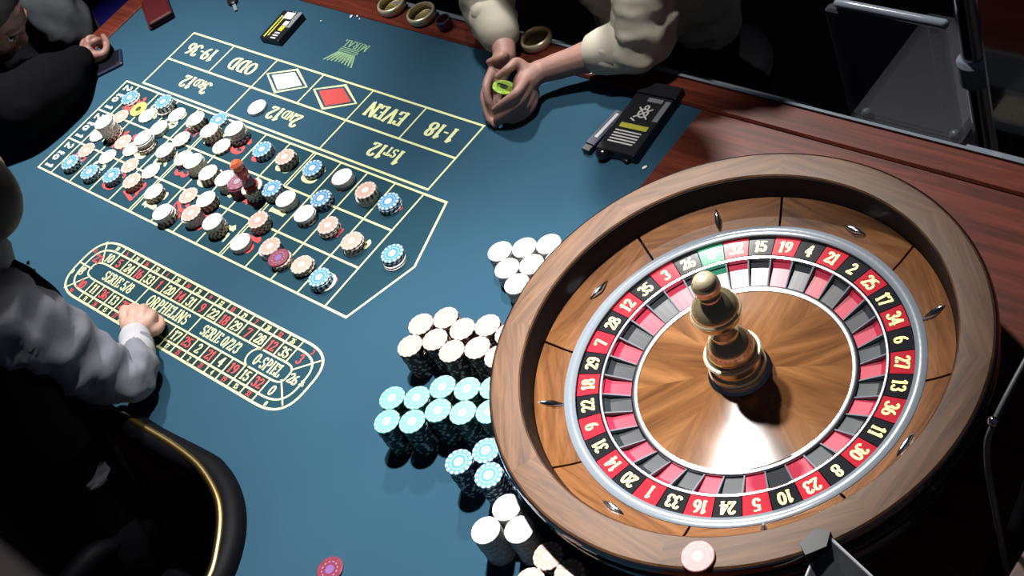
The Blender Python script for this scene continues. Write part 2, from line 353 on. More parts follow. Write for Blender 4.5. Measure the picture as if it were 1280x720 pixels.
# ------------------------------------------------------------------ room
mb = MB(); mb.box(-4, 6, -5, 6, -0.05, 0.0); tag(wbuild(mb, 'floor', 'floor'), kind='structure')
mb = MB(); mb.box(-4, 6, 5.0, 5.1, 0, 3.2); tag(wbuild(mb, 'wall_back', 'wall_dark'), kind='structure')
mb = MB(); mb.box(-4.1, -4.0, -5, 5.1, 0, 3.2); tag(wbuild(mb, 'wall_left', 'wall_dark'), kind='structure')

# ------------------------------------------------------------------ table
mat('cell_tint', (0.0135, 0.046, 0.068), 0.95, spec=0.1)
table = thing('roulette_table', 'long roulette table with blue felt layout and reddish mahogany rail', 'table', W(10, 1, 0)-Vector((0, 0, TZ)))
cut = [(15.15, 10.4)]+[(15.15-2.6+2.6*cos(radians(a)), 10.45-2.45*sin(radians(a))) for a in range(0, 91, 10)]+[(9.0, 8.0), (-3.2, 8.0)]
felt_poly = [(-3.2, -4.5), (17.05, -4.5), (17.05, 1.2), (21.6, 4.6), (23.6, 8.0), (23.6, 10.4)]+cut
mb = MB(); mb.prism(uvp(felt_poly), TZ-0.012, TZ); felt = wbuild(mb, 'felt', 'felt', table)
deck = [(17.05, -4.5), (27.3, -4.5), (27.3, 10.4), (23.6, 10.4), (23.6, 8.0), (21.6, 4.6), (17.05, 1.2)]
mb = MB(); mb.prism(uvp(deck), TZ-0.02, TZ); wbuild(mb, 'wheel_deck', 'mahogany', table)
def rail(u0, u1, v0, v1):
    mb = MB(); mb.box(u0*c, u1*c, -v1*c, -v0*c, TZ-0.07, TZ+0.006, bev=0.004); return wbuild(mb, 'rail', 'mahogany', table)
rail(-4.0, 27.3, -5.2, -4.5); rail(-4.0, -3.2, -4.5, 8.0)
mb = MB(); mb.box(-4.0*c, 27.3*c, 5.2*c, 5.2*c+0.006, TZ-0.075, TZ+0.008); wbuild(mb, 'metal_trim', 'steel', table)
mb = MB(); mb.prism(uvp([(-3.8, -5.0), (27.0, -5.0), (27.0, 10.2), (15.35, 10.2)]+[(u+.15, v-.1) for u, v in cut[1:-2]]+[(9.0, 7.9), (-3.8, 7.9)]), TZ-0.16, TZ-0.015); wbuild(mb, 'apron', 'wall_dark', table)
for (u, v) in ((1, 0), (1, 5.5), (22, 0), (22, 6)):
    mb = MB(); mb.lathe([(0, 0), (0.22, 0), (0.22, 0.02), (0.07, 0.06), (0.06, 0.3), (0.08, 0.45), (0.06, 0.6), (0.12, TZ-0.15), (0, TZ-0.15)], 24)
    o = mb.build('leg', 'mahogany', table); o.location = W(u, v, 0)-Vector((0, 0, TZ))-table.location; autosmooth(o)

# printed layout: lines
ZL = TZ+0.0006; ZF = TZ+0.0003; ZT = TZ+0.0009
LW = 0.055
g = 0.039; H = 1.202; UZ = 12+2*g
def cx(j): return j+(g if j > 4 else g/2 if j == 4 else 0)+(g if j > 8 else g/2 if j == 8 else 0)
mb = MB(); mb.flat(uvp([(-.68, 3*H), (UZ+.756, 3*H), (13.42, 1.82), (UZ+.756, 0), (-.68, 0)]), ZF); wbuild(mb, 'number_field', 'cell_tint', felt)
mb = MB()
for v in (0, H, 2*H, 3*H): bar(mb, (-.68, v), (UZ, v), LW, ZL)
for v in (0, 3*H): bar(mb, (UZ, v), (UZ+.756, v), LW*1.15, ZL)
bar(mb, (-.68, 0), (-.68, 3*H), LW, ZL)
for j in range(13):
    for d in ((-.045, .045) if j in (4, 8) else (0,)): bar(mb, (cx(j)+d, 0), (cx(j)+d, 3*H), LW*.72 if j in (4, 8) else LW*.85, ZL)
polybar(mb, [(UZ+.756, 0), (13.42, 1.82), (UZ+.756, 3*H)], LW*1.1, ZL)
wbuild(mb, 'number_grid_lines', 'print_cream', felt)
mb = MB(); oy = (-.145, -1.2, -2.32)
for v in oy: bar(mb, (0, v), (UZ, v), LW*1.1, ZL)
for u in (0, UZ): bar(mb, (u, oy[0]), (u, oy[2]), LW, ZL)
for k in range(1, 6): bar(mb, (2.0133*k, oy[1]), (2.0133*k, oy[2]), LW*.9, ZL)
for k in (4.03, 8.06): bar(mb, (k, oy[0]), (k, oy[1]), LW*.9, ZL)
for (u0, red) in ((5.0, 0), (7.03, 1)):
    q = [(u0-.86, -1.78), (u0, -2.21), (u0+.86, -1.78), (u0, -1.30)]
    polybar(mb, q, 0.085, ZL, closed=True)
wbuild(mb, 'outside_bet_lines', 'print_cream', felt)
for (u0, red) in ((5.0, 0), (7.03, 1)):
    mb = MB(); mb.flat(uvp([(u0-.66, -1.78), (u0, -1.40), (u0+.66, -1.78), (u0, -2.11)]), ZL); wbuild(mb, 'red_diamond' if red else 'white_diamond', 'print_red' if red else 'print_white', felt)

# lettering
def words(text, u, v, size, mode, m, name, squeeze=1.0, weight=1.0, small=None, track=.03):
    """mode o: read from the far side, n: read along the columns, r: read from the near side"""
    xd, yd = {'o': ((-1, 0), (0, -1)), 'n': ((0, -1), (1, 0)), 'r': ((1, 0), (0, 1))}[mode]
    mb = MB(); lettering(mb, text, (u*c, -v*c), xd, yd, size*c, ZT, weight, squeeze, 0, small, track)
    return wbuild(mb, name, m, felt)
for t, u in (('19-36', 1.0), ('ODD', 3.02), ('EVEN', 9.06), ('1-18', 11.07)): words(t, u, -1.76, .47, 'o', 'print_cream', 'printed_word', 1.0, 1.15)
for t, u in (('3RD12', 2.0), ('2ND12', 6.05), ('1ST12', 10.07)): words(t, u, -.67, .46, 'o', 'print_cream', 'printed_word', 1.0, 1.15, ((1, 2), .62))
RED = {1, 3, 5, 7, 9, 12, 14, 16, 18, 19, 21, 23, 25, 27, 30, 32, 34, 36}
def num_at(j, row): return 3*(12-j)+row+1       # column j=1..12 counted from the left, row 0 nearest the outside bets
for j in range(1, 13):
    for row in range(3):
        k = num_at(j, row)
        words(str(k), (cx(j-1)+cx(j))/2, (row+.5)*H, .56, 'n', 'print_red' if k in RED else 'print_cream', 'printed_number', .95, 1.1)
for row in range(3): words('2 to 1', -.34, (row+.5)*H, .34, 'n', 'print_white', 'printed_word', 1.0, 1.1)
words('0', 12.75, 1.82, .62, 'n', 'print_green', 'printed_number', 1, 1.0)
# club emblem and name
words('MIRAL', 6.18, -3.52, .24, 'o', 'print_green', 'printed_word', 1.1, .8)
mb = MB()
for k, v in enumerate((-3.36, -3.30, -3.24)): bar(mb, (5.78-.02*k, v), (6.46+.02*k, v), .028, ZT)
for k in range(9):
    t = k/8-.5; polybar(mb, [(6.12+t*.62, -3.2), (6.12+t*.85, -3.02), (6.12+t*1.15, -2.84+.06*abs(t)*2)], .055, ZT)
    if k < 8: bar(mb, (6.12+(t+.06)*.66, -3.16), (6.12+(t+.06)*.95, -2.93), .02, ZT)
wbuild(mb, 'printed_emblem', 'print_green', felt)

# racetrack
def oval(d, n=72):
    a, b = 1.06-d, .89-d; pts = []
    for i in range(n):
        t = 2*pi*i/n; ct, st = cos(t), sin(t)
        e = 2/3.0
        x = math.copysign(abs(ct)**e, ct)*a; y = math.copysign(abs(st)**e, st)*b
        pts.append(((12.31 if ct > 0 else 5.12)+x, 5.42+y))
    return pts
mb = MB(); mb.flat(uvp(oval(0))[::-1], ZF); wbuild(mb, 'racetrack_field', 'cell_tint', felt)
for k in range(16):
    u = 5.12+.45*k
    for (v0, v1) in ((4.53, 4.76), (6.08, 6.31), (4.76, 5.17), (5.67, 6.08)):
        mb = MB(); mb.flat(uvp([(u+.03, v0), (u+.03, v1), (u+.42, v1), (u+.42, v0)]), ZF+.0001); wbuild(mb, 'racetrack_cell', 'cell_dark', felt)
mb = MB()
for d, w in ((0, .06), (.23, .05)): polybar(mb, oval(d), w, ZL, closed=True)
polybar(mb, [(5.12+.0+.42*0+(p[0]-5.12)*.5, 5.42+(p[1]-5.42)*.281) if p[0] < 8 else (12.31+(p[0]-12.31)*.34, 5.42+(p[1]-5.42)*.281) for p in oval(0)], .045, ZL, closed=True)
BS = [5.12, 5.57, 6.02, 6.47, 6.93, 7.84, 8.72]+[9.17+.45*k for k in range(8)]
for k in range(17):
    u = 5.12+.45*k; bar(mb, (u, 4.53), (u, 5.17), .04, ZL)
for u in BS: bar(mb, (u, 5.67), (u, 6.31), .04, ZL)
for p, q in (((4.32, 4.63), (4.80, 5.20)), ((4.05, 5.44), (4.62, 5.45)), ((4.36, 6.22), (4.80, 5.66)), ((13.14, 4.76), (12.63, 5.26)), ((13.13, 6.03), (12.60, 5.57))): bar(mb, p, q, .04, ZL)
bar(mb, (6.93, 5.17), (6.93, 5.67), .04, ZL); bar(mb, (9.16, 5.17), (9.16, 5.67), .04, ZL)
polybar(mb, [(11.5, 5.17)]+[(11.48-.24*sin(radians(a)), 5.42-.25*cos(radians(a))) for a in range(0, 181, 15)]+[(11.5, 5.67)], .045, ZL)
wbuild(mb, 'racetrack_lines', 'print_cream', felt)
WO = [0, 32, 15, 19, 4, 21, 2, 25, 17, 34, 6, 27, 13, 36, 11, 30, 8, 23, 10, 5, 24, 16, 33, 1, 20, 14, 31, 9, 22, 18, 29, 7, 28, 12, 35, 3, 26]
tops = [10, 5, 24, 16, 33, 1, 20, 14, 31, 9, 22, 18, 29, 7, 28, 12, 35]; bots = [11, 36, 13, 27, 6, 34, 17, 25, 2, 21, 4, 19, 15, 32]
def rnum(k, u, v, us, vs):
    m = 'print_red' if k in RED else 'print_cream'
    words(str(k), u, v, .27, 'r', m, 'printed_number', .88, 1.0); words(str(k), us, vs, .13, 'r', m, 'printed_number', .9, 1.1)
for i, k in enumerate(tops): rnum(k, 4.9+.45*i, 4.98, 4.86+.45*i, 4.66)
for i, k in enumerate(bots): rnum(k, (BS[i]+BS[i+1])/2, 5.87, (BS[i]+BS[i+1])/2, 6.19)
rnum(23, 4.55, 5.14, 4.20, 4.98); rnum(8, 4.42, 5.62, 4.14, 5.75); rnum(30, 4.80, 5.93, 4.66, 6.2)
rnum(3, 12.62, 4.95, 12.78, 4.68); rnum(26, 12.87, 5.42, 13.16, 5.42); rnum(0, 12.60, 5.87, 12.72, 6.19)
words('SERIE 5/8', 5.86, 5.42, .30, 'r', 'print_cream', 'printed_word', .78, .95); words('ORPHELINS', 8.05, 5.42, .32, 'r', 'print_cream', 'printed_word', .80, .95)
words('SERIE 0/2/3', 10.2, 5.42, .30, 'r', 'print_cream', 'printed_word', .74, .95); words('0-SPIEL', 11.98, 5.42, .32, 'r', 'print_cream', 'printed_word', .70, .95)

# ------------------------------------------------------------------ roulette wheel
WC = W(22.25, 1.546, 0)
wheel = thing('roulette_wheel', 'large wooden roulette wheel with black lacquered bowl and brass turret', 'roulette wheel', WC)
def lat(name, prof, m, n=96, par=wheel, ang=40, a0=0., a1=2*pi, close=False):
    mb = MB(); mb.lathe([(r*c, z*c) for r, z in prof], n, 0, a0, a1, close); return autosmooth(mb.build(name, m, par), ang)
lat('bowl', [(3.0, 0), (3.95, 0), (3.97, .06), (3.9, .12), (3.86, .2), (4.02, .5), (4.28, 1.02), (4.33, 1.14), (4.42, 1.20), (4.44, 1.27), (4.42, 1.34), (4.34, 1.38), (4.33, 1.43), (4.42, 1.50), (4.47, 1.60), (4.47, 1.70), (4.445, 1.765), (4.415, 1.775), (4.415, 1.70)], 'black_lacquer', 128)
lat('bowl_wall', [(3.845, 1.755), (3.825, 1.745), (3.79, 1.60), (3.755, 1.30), (3.75, 1.20), (3.3, .93), (3.2, .80), (3.1, .55), (2.0, .5), (.3, .5)], 'dark_wall', 128)
J = radians(19)
mb = MB(); mb.lathe([(r*c, z*c) for r, z in ((3.842, 1.70), (3.842, 1.775), (3.87, 1.80), (4.10, 1.812), (4.38, 1.802), (4.415, 1.775), (4.415, 1.70))], 16, 0, -pi/8, pi/8, True)
rim_me = mb.mesh('rim_segment', 'rim_wood')
mb = MB(); e = .024; mb.lathe([(r*c, z*c) for r, z in ((3.745, 1.20), (3.745, 1.285), (3.60, 1.19), (3.43, 1.085), (3.262, 1.0), (3.262, .94))], 14, 0, -pi/8+e/3.5, pi/8-e/3.5, True)
trk_me = mb.mesh('track_panel', 'track_wood')
mb = MB()       # lozenge deflector, long axis along local X
for zz, sc in ((0, 1.0), (.035, .82), (.06, .45)):
    for k in range(12):
        a = 2*pi*k/12; rr = 1/(abs(cos(a))**1.2+abs(sin(a))**1.2)**(1/1.2)
        mb.v.append((.27*c*sc*cos(a)*rr, .075*c*sc*sin(a)*rr, zz*c))
for q in range(2):
    for k in range(12): mb.f.append((q*12+k, q*12+(k+1) % 12, q*12+12+(k+1) % 12, q*12+12+k)); mb.m.append(0)
mb.f.append(tuple(range(24, 36))); mb.m.append(0)
dia_me = mb.mesh('deflector', 'chrome', True)
for k in range(8):
    a = J+pi/8+k*pi/4
    autosmooth(link('rim_segment', rim_me, wheel, None, a)); link('track_panel', trk_me, wheel, None, a)
    d = radians(41.6-45*k-.4*k)
    o = link('deflector', dia_me, wheel, (3.46*c*cos(d), 3.46*c*sin(d), 1.112*c))
    sl = atan2(.5, .87)     # slope of the ball track
    o.rotation_mode = 'QUATERNION'
    rad = Vector((cos(d)*cos(.53), sin(d)*cos(.53), sin(.53))); tan = Vector((-sin(d), cos(d), 0))
    xx, yy = (rad, tan) if k % 2 == 0 else (tan, -rad)
    o.rotation_quaternion = Matrix((xx, yy, xx.cross(yy))).transposed().to_quaternion()
lat('track_ring', [(3.258, .94), (3.258, 1.008), (3.24, 1.016), (3.07, 1.0), (3.05, .985), (3.05, .85)], 'steel', 128)
lat('rotor_ring', [(2.625, .84), (2.62, .905), (2.60, .912), (2.56, .90), (2.555, .78)], 'chrome', 128)
lat('cone_ring', [(2.075, .60), (2.07, .675), (2.04, .69), (1.955, .675), (1.94, .64)], 'chrome', 128)
sec = 2*pi/37; A0 = radians(134)
def sector(prof, gap, n=3):
    mb = MB(); mb.lathe([(r*c, z*c) for r, z in prof], n, 0, -sec/2+gap, sec/2-gap, True); return mb
plate = {k: sector(((3.035, .84), (3.035, .925), (2.63, .910), (2.63, .84)), .003).mesh('number_plate', 'wheel_'+k) for k in ('red', 'black', 'green')}
pock = {k: sector(((2.55, .55), (2.55, .80), (2.45, .735), (2.08, .63), (2.08, .55)), .0).mesh('pocket', 'pocket_'+k) for k in ('red', 'black', 'green')}
mb = MB(); mb.prism([(2.08*c, -.012*c), (2.55*c, -.014*c), (2.55*c, .014*c), (2.08*c, .012*c)], .55*c, .56*c)
mb.v = mb.v[:4]+[(2.08*c, -.012*c, .672*c), (2.55*c, -.014*c, .88*c), (2.55*c, .014*c, .88*c), (2.08*c, .012*c, .672*c)]
fret = mb.mesh('fret', 'steel')
for i, k in enumerate(WO):
    a = A0-i*sec; col = 'green' if k == 0 else 'red' if k in RED else 'black'
    o = link('number_plate', plate[col], wheel, None, a)
    mb = MB(); lettering(mb, str(k), (0, 0), (0, -1), (1, 0), .26*c, 0, 1.1, .85)
    q = mb.build('numeral', 'gold_numeral', o); q.location = (2.835*c, 0, .9205*c); q.rotation_euler[1] = -atan2(.015, .405)
    link('pocket', pock[col], wheel, None, a); link('fret', fret, wheel, None, a+sec/2)
mb = MB(); mb.lathe([(r*c, z*c) for r, z in ((1.95, .55), (1.95, .655), (1.5, .70), (1.0, .77), (.5, .87), (.5, .55))], 10, 0, -pi/8, pi/8, True)
cone_me = mb.mesh('cone_panel', 'cone_wood')
for k in range(8): autosmooth(link('cone_panel', cone_me, wheel, None, radians(10)+k*pi/4))
lat('turret_flange', [(.2, .84), (.58, .84), (.58, .875), (.55, .90), (.47, .915), (.3, .92)], 'chrome', 48)
lat('turret_base', [(.3, .90), (.50, .91), (.50, .96), (.47, .99), (.47, 1.03), (.50, 1.06), (.50, 1.12), (.45, 1.16), (.45, 1.34), (.47, 1.37), (.48, 1.43), (.46, 1.47), (.42, 1.50), (.42, 1.64), (.38, 1.76), (.30, 1.86), (.22, 1.92), (.20, 1.97)], 'brass', 56, ang=25)
for z in (1.05, 1.42): lat('turret_bead', [(.44, z-.04), (.50, z-.035), (.525, z), (.50, z+.035), (.44, z+.04)], 'pale_gold', 56)
lat('turret_neck', [(.2, 1.96), (.25, 1.99), (.25, 2.05), (.15, 2.09), (.14, 2.22), (.2, 2.30)], 'pale_gold', 40)
lat('turret_globe', [(.18, 2.28), (.28, 2.32), (.38, 2.42), (.42, 2.56), (.42, 2.68), (.38, 2.80), (.31, 2.88), (.22, 2.94), (.16, 2.97)], 'brass', 56, ang=25)
lat('turret_bead', [(.40, 2.57), (.435, 2.59), (.45, 2.63), (.435, 2.67), (.40, 2.69)], 'pale_gold', 56)
lat('turret_cap', [(.16, 2.94), (.19, 3.0), (.19, 3.05), (.15, 3.08), (.21, 3.14), (.245, 3.24), (.24, 3.34), (.19, 3.42)], 'brass', 40, ang=25)
lat('turret_finial', [(.20, 3.40), (.19, 3.45), (.14, 3.51), (.07, 3.54), (.0, 3.545)], 'pale_gold', 32)

# ------------------------------------------------------------------ chips
def chip_mesh(m):
    mb = MB(); n = 28; r = CR; t = TH*c
    prof = [(r-.0012, 0), (r, .0007), (r, t-.0007), (r-.0012, t)]
    mb.lathe(prof, n); mb.f.append(tuple(range(0, 4*n, 4))[::-1]); mb.m.append(0); mb.f.append(tuple(range(3, 4*n, 4))); mb.m.append(0)
    return mb.mesh('casino_chip', 'chip_'+m)
CM = {k: chip_mesh(k) for k in 'BWPCMRLYKG'}
CN = {'B': 'blue spotted chip', 'W': 'white chip', 'P': 'peach spotted chip', 'C': 'cream chip', 'M': 'mint green chip', 'R': 'maroon chip', 'L': 'lilac-faced maroon chip', 'Y': 'yellow chip with olive centre', 'K': 'pink-edged chip with silvery centre', 'G': 'lime green chip'}
LAYOUT = [ (0.25,0.52,'CB'),(0.90,0.73,'Y'),(1.45,0.82,'C'),(0.51,1.18,'P'),(0.98,1.77,'P4W8'),(0.36,1.97,'C'),(1.52,1.86,'P'),(1.90,0.41,'BCB4'),(2.46,0.46,'C'),(3.51,0.50,'P4C'),(4.43,0.64,'P5C'),(4.14,0.16,'B2'),(5.39,0.40,'B3W5'),(5.08,0.85,'C2'),(2.43,1.09,'W3'),(2.60,1.70,'P3W4'),(3.51,1.12,'C2'),(2.07,1.96,'C'),(3.48,1.67,'P3W'),(2.61,2.43,'P'),(3.48,2.33,'C'),(3.39,2.87,'P4'),(4.31,1.64,'B2C'),(4.98,1.70,'W7'),(5.68,1.78,'RP3C'),(6.43,1.78,'W6'),(6.98,1.80,'R6L'),(5.49,2.51,'P'),(4.44,2.90,'P3C'),(6.37,2.50,'P4C'),(5.54,3.31,'P3W3'),(6.41,3.05,'W5P'),(7.40,3.03,'P4W3'),(8.46,3.12,'W3'),(0.60,3.14,'B4'),(0.50,2.55,'P'),(1.51,2.47,'C'),(1.64,3.15,'B4'),(2.53,2.97,'B4'),(7.53,0.54,'WP4'),(8.56,0.52,'B3'),(6.59,0.56,'B4'),(7.53,1.71,'B2W4C'),(8.04,1.50,'B5'),(8.67,1.60,'W4'),(9.62,1.21,'B4'),(9.55,1.76,'P2W2'),(10.50,1.81,'P4'),(8.51,2.44,'P5'),(9.41,2.94,'W3P'),(10.00,3.06,'P3R'),(10.70,2.95,'WP3'),(11.60,3.08,'WB4'),(9.68,0.47,'W4'),(10.72,0.65,'W3P3'),(11.53,0.63,'B4'),(12.86,1.89,'W2B3'),(11.53,1.97,'WP4'),(4.99,-0.62,'W2'),(17.07,8.34,'R') ]
RACK = [ (15.51,0.89,'W11'),(15.98,0.59,'W11'),(16.45,0.30,'W11'),(15.98,1.20,'W11'),(16.44,0.90,'W11'),(16.47,1.45,'W11'),(16.91,0.60,'W11'),(16.94,1.15,'W11'),(15.45,3.32,'P19'),(15.87,2.96,'P19'),(16.42,3.03,'P19'),(16.88,2.73,'P19'),(17.44,2.72,'P19'),(15.61,3.85,'P19'),(16.03,3.49,'P19'),(16.58,3.56,'P19'),(17.05,3.26,'P19'),(17.60,3.25,'P19'),(16.20,5.02,'M20'),(16.70,4.78,'M20'),(17.04,4.34,'M20'),(17.56,4.15,'M20'),(18.04,3.89,'M20'),(16.49,5.49,'M20'),(17.00,5.25,'M20'),(17.33,4.81,'M20'),(17.85,4.62,'M20'),(18.34,4.36,'M20'),(18.52,5.51,'B20'),(18.86,5.07,'B20'),(19.26,5.46,'B20'),(20.02,5.82,'W20'),(19.96,6.37,'W20'),(20.52,6.06,'W20'),(21.33,6.21,'P20'),(21.88,6.29,'P20'),(21.35,6.76,'P20') ]
def expand(s):
    o = ''; i = 0
    while i < len(s):
        ch = s[i]; i += 1; n = ''
        while i < len(s) and s[i].isdigit(): n += s[i]; i += 1
        o += ch*int(n or 1)
    return o
ORDN = ['', 'first', 'second', 'third', 'fourth', 'fifth', 'sixth', 'seventh', 'eighth', 'ninth', 'tenth', 'eleventh', 'twelfth']
ROWN = ['back row', 'middle row', 'front row']
def place(u, v):
    if v < -.1: return 'inside the second-dozen box'
    if v > 4: return 'on bare felt at the front edge'
    if u > UZ+.2: return 'on the zero'
    cols = [13-j for j in range(1, 13) if cx(j-1)-.16 < u < cx(j)+.16]; cols.sort()
    rows = [r_ for r_ in range(3) if r_*H-.2 < v < (r_+1)*H+.2]
    a = ROWN[rows[0]] if len(rows) == 1 else '%s line' % ('back-middle' if rows[0] == 0 else 'middle-front')
    if v < .2: a = 'back border'
    if v > 3*H-.2: a = 'front border'
    b = '%s column from zero' % ORDN[cols[0]] if len(cols) == 1 else '%s-%s column line from zero' % (ORDN[cols[0]], ORDN[cols[1]])
    return 'on %s, %s' % (a, b)
places = {}
for k, (u, v, s) in enumerate(LAYOUT): places.setdefault(place(u, v), []).append((u, k))
desc = {}
for q, l in places.items():
    l.sort()
    w = {1: [''], 2: [', left one', ', right one'], 3: [', left one', ', middle one', ', right one']}.get(len(l)) or [', %s from left' % ORDN[k+1] for k in range(len(l))]
    for (u, k), e in zip(l, w): desc[k] = q+e
for idx, (u, v, s) in enumerate(LAYOUT):
    full = expand(s); n = len(full); q = desc[idx]
    grp = 'chips stacked '+q if n > 1 else None
    off = (0, 0)
    for i, ch in enumerate(full):
        if i and ch != full[i-1]: off = (random.uniform(-.05, .05), random.uniform(-.05, .05))
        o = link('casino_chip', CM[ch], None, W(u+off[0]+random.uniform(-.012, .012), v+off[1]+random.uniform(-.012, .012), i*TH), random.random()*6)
        if n == 1: lab = 'lone %s %s' % (CN[ch], q)
        elif i == n-1: lab = '%s topping stack %s' % (CN[ch], q)
        else: lab = '%s under the top, stack %s' % (CN[ch], q)
        tag(o, lab, 'casino chip', grp)
# supply stacks by the wheel: the top chip of each is an object, the columns below are one mesh
where = {'P19': 'peach block beside the mint stacks', 'M20': 'mint block beside the wheel', 'W11': 'white cluster behind the wheel rim', 'B20': 'three blue stacks beside the wheel', 'W20': 'three tall white stacks by the wheel', 'P20': 'three peach stacks at the bottom edge'}
col_mb = MB(); keys = 'WPMB'; CS = {'W': 'white chip', 'P': 'peach chip', 'M': 'mint chip', 'B': 'blue chip'}
cnt = {}
ORD = {'W11': ['leftmost of back row', 'middle of back row', 'right of back row', 'left of middle row', 'centre of middle row', 'front', 'right of middle row', 'rim side of front'],
       'P19': ['back row, first', 'back row, second', 'back row, third', 'back row, fourth', 'back row, against the rim', 'front row, first', 'front row, second', 'front row, third', 'front row, fourth', 'front row, against the rim'],
       'M20': ['back row, first', 'back row, second', 'back row, third', 'back row, fourth', 'back row, against the rim', 'front row, first', 'front row, second', 'front row, third', 'front row, fourth', 'front row, against the rim'],
       'B20': ['left', 'rear right', 'front right'], 'W20': ['rear', 'front left', 'front right'], 'P20': ['rear left', 'right', 'front left']}
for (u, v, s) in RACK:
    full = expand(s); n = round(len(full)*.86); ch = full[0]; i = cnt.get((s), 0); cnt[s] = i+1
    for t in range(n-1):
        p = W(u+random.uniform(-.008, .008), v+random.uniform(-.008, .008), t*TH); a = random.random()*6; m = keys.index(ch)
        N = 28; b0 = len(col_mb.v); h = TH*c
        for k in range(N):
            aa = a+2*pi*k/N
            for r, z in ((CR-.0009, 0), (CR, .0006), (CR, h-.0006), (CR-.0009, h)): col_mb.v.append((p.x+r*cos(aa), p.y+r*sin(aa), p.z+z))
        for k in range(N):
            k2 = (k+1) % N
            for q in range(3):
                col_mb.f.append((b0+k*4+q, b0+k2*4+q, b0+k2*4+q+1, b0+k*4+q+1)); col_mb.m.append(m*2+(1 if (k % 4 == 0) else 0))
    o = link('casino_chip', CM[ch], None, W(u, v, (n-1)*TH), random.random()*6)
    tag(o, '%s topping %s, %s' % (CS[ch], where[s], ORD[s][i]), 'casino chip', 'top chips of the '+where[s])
for k, b, sp_ in (('W', (.46, .45, .42), (.6, .6, .6)), ('P', (.055, .026, .022), (.50, .42, .38)), ('M', (.010, .045, .038), (.34, .46, .43)), ('B', (.008, .025, .07), (.46, .54, .60))):  # column edges use the same edge colours with side shade painted in
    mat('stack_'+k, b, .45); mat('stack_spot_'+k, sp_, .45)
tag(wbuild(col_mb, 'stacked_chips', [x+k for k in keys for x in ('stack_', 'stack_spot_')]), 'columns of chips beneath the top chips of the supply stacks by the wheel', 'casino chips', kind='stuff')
o = link('casino_chip', CM['K'], None, W(24.19, 5.29, 1.812)); RIMCHIP = o
tag(o, 'pink-edged chip with silvery centre lying on the wooden wheel rim', 'casino chip')

# ------------------------------------------------------------------ winning-number marker on its chip stack
dl = thing('win_marker', 'red and amber acrylic winning-number marker standing on a chip stack', 'marker', W(7.53, 1.71, 7*TH))
mb = MB(); mb.lathe([(r*c, z*c) for r, z in ((0, 0), (.20, 0), (.20, .05), (.17, .08), (0, .08))], 28); autosmooth(mb.build('base', 'red_acrylic', dl))
mb = MB(); mb.lathe([(r*c, z*c) for r, z in ((0, .08), (.15, .08), (.17, .14), (.15, .22), (.12, .30), (.0, .30))], 28); autosmooth(mb.build('clear_body', 'smoke_glass', dl))
mb = MB(); mb.lathe([(r*c, z*c) for r, z in ((0, .30), (.12, .30), (.15, .40), (.17, .52), (.15, .60), (0, .60))], 10); mb.build('faceted_body', 'red_acrylic', dl)
mb = MB(); mb.lathe([(r*c, z*c) for r, z in ((0, .60), (.13, .60), (.17, .68), (.17, .78), (.10, .86), (0, .88))], 10); mb.build('crown', 'amber_acrylic', dl)

# ------------------------------------------------------------------ cup holders, packs and small things on the table
cup_bits = {}
def make_cup():
    t = thing('cup_holder', '', 'cup holder')
    mb = MB(); mb.lathe([(r*c, z*c) for r, z in ((.28, .0), (.37, .0), (.40, .06), (.41, .20), (.39, .235), (.35, .24), (.33, .21), (.33, .10))], 40); autosmooth(mb.build('ring', 'pale_gold', t), 60)
    mb = MB(); mb.lathe([(r*c, z*c) for r, z in ((.335, .20), (.33, .10), (.32, .03), (.28, .012), (.0, .012))], 40); autosmooth(mb.build('well', 'brass_shaded', t))  # well brass darkened to carry the shade of a deep cup
    return t
cup = make_cup(); cups = [cup]
for k in range(2):
    r_ = cup.copy(); COL.objects.link(r_); cups.append(r_)
    for ch in list(cup.children):
        q = ch.copy(); COL.objects.link(q); q.parent = r_
for o, (u, v), lab in zip(cups, ((6.34, -5.02), (7.58, -4.96), (11.62, -5.10)), ('brass cup dish on the rail, leftmost of the three', 'brass cup holder on the rail beside the dark red glass', 'brass cup holder between the forearms of the person in cream')):
    o.location = W(u, v, .075); tag(o, lab, 'cup holder', 'brass cup holders on the rail')
t = thing('tumbler', 'small dark red glass standing on the mahogany rail', 'glass', W(8.55, -4.86, .075))
mb = MB(); mb.lathe([(r*c, z*c) for r, z in ((0, 0), (.15, 0), (.21, .08), (.22, .18), (.19, .27), (.17, .27), (.19, .17), (.15, .08), (0, .06))], 24); autosmooth(mb.build('bowl', 'purple_glass', t))
mb = MB(); mb.lathe([(r*c, z*c) for r, z in ((.165, .265), (.20, .265), (.20, .29), (.165, .29))], 24, close=True); autosmooth(mb.build('lip', 'chrome', t))
# cigarette pack with the skull warning
def quadbox(t, name, m, u0, u1, v0, v1, z0, z1, bev=.0):
    mb = MB(); mb.box(u0*c, u1*c, -v1*c, -v0*c, z0*c, z1*c, bev=bev); return mb.build(name, m, t)
t = thing('cigarette_pack', 'black cigarette pack with yellow band, white warning text and pale emblem', 'cigarette pack', W(16.0, -3.5, .01), radians(4))
quadbox(t, 'carton', 'carton_black', -.52, .52, -.82, .95, 0, .26, .0015)
quadbox(t, 'flip_lid', 'carton_black', -.53, .53, -1.22, -.84, 0, .265, .0015)
quadbox(t, 'yellow_band', 'carton_yellow', -.34, .40, .10, .24, .26, .268)
for k in range(5): quadbox(t, 'text_line', 'carton_white', -.36, .34-.03*(k == 4), .32+.085*k, .36+.085*k, .26, .268)
quadbox(t, 'side_label', 'carton_grey', .36, .50, -.72, -.08, .26, .268)
quadbox(t, 'lid_text', 'carton_grey', -.1, .3, -.74, -.62, .26, .268)
mb = MB()
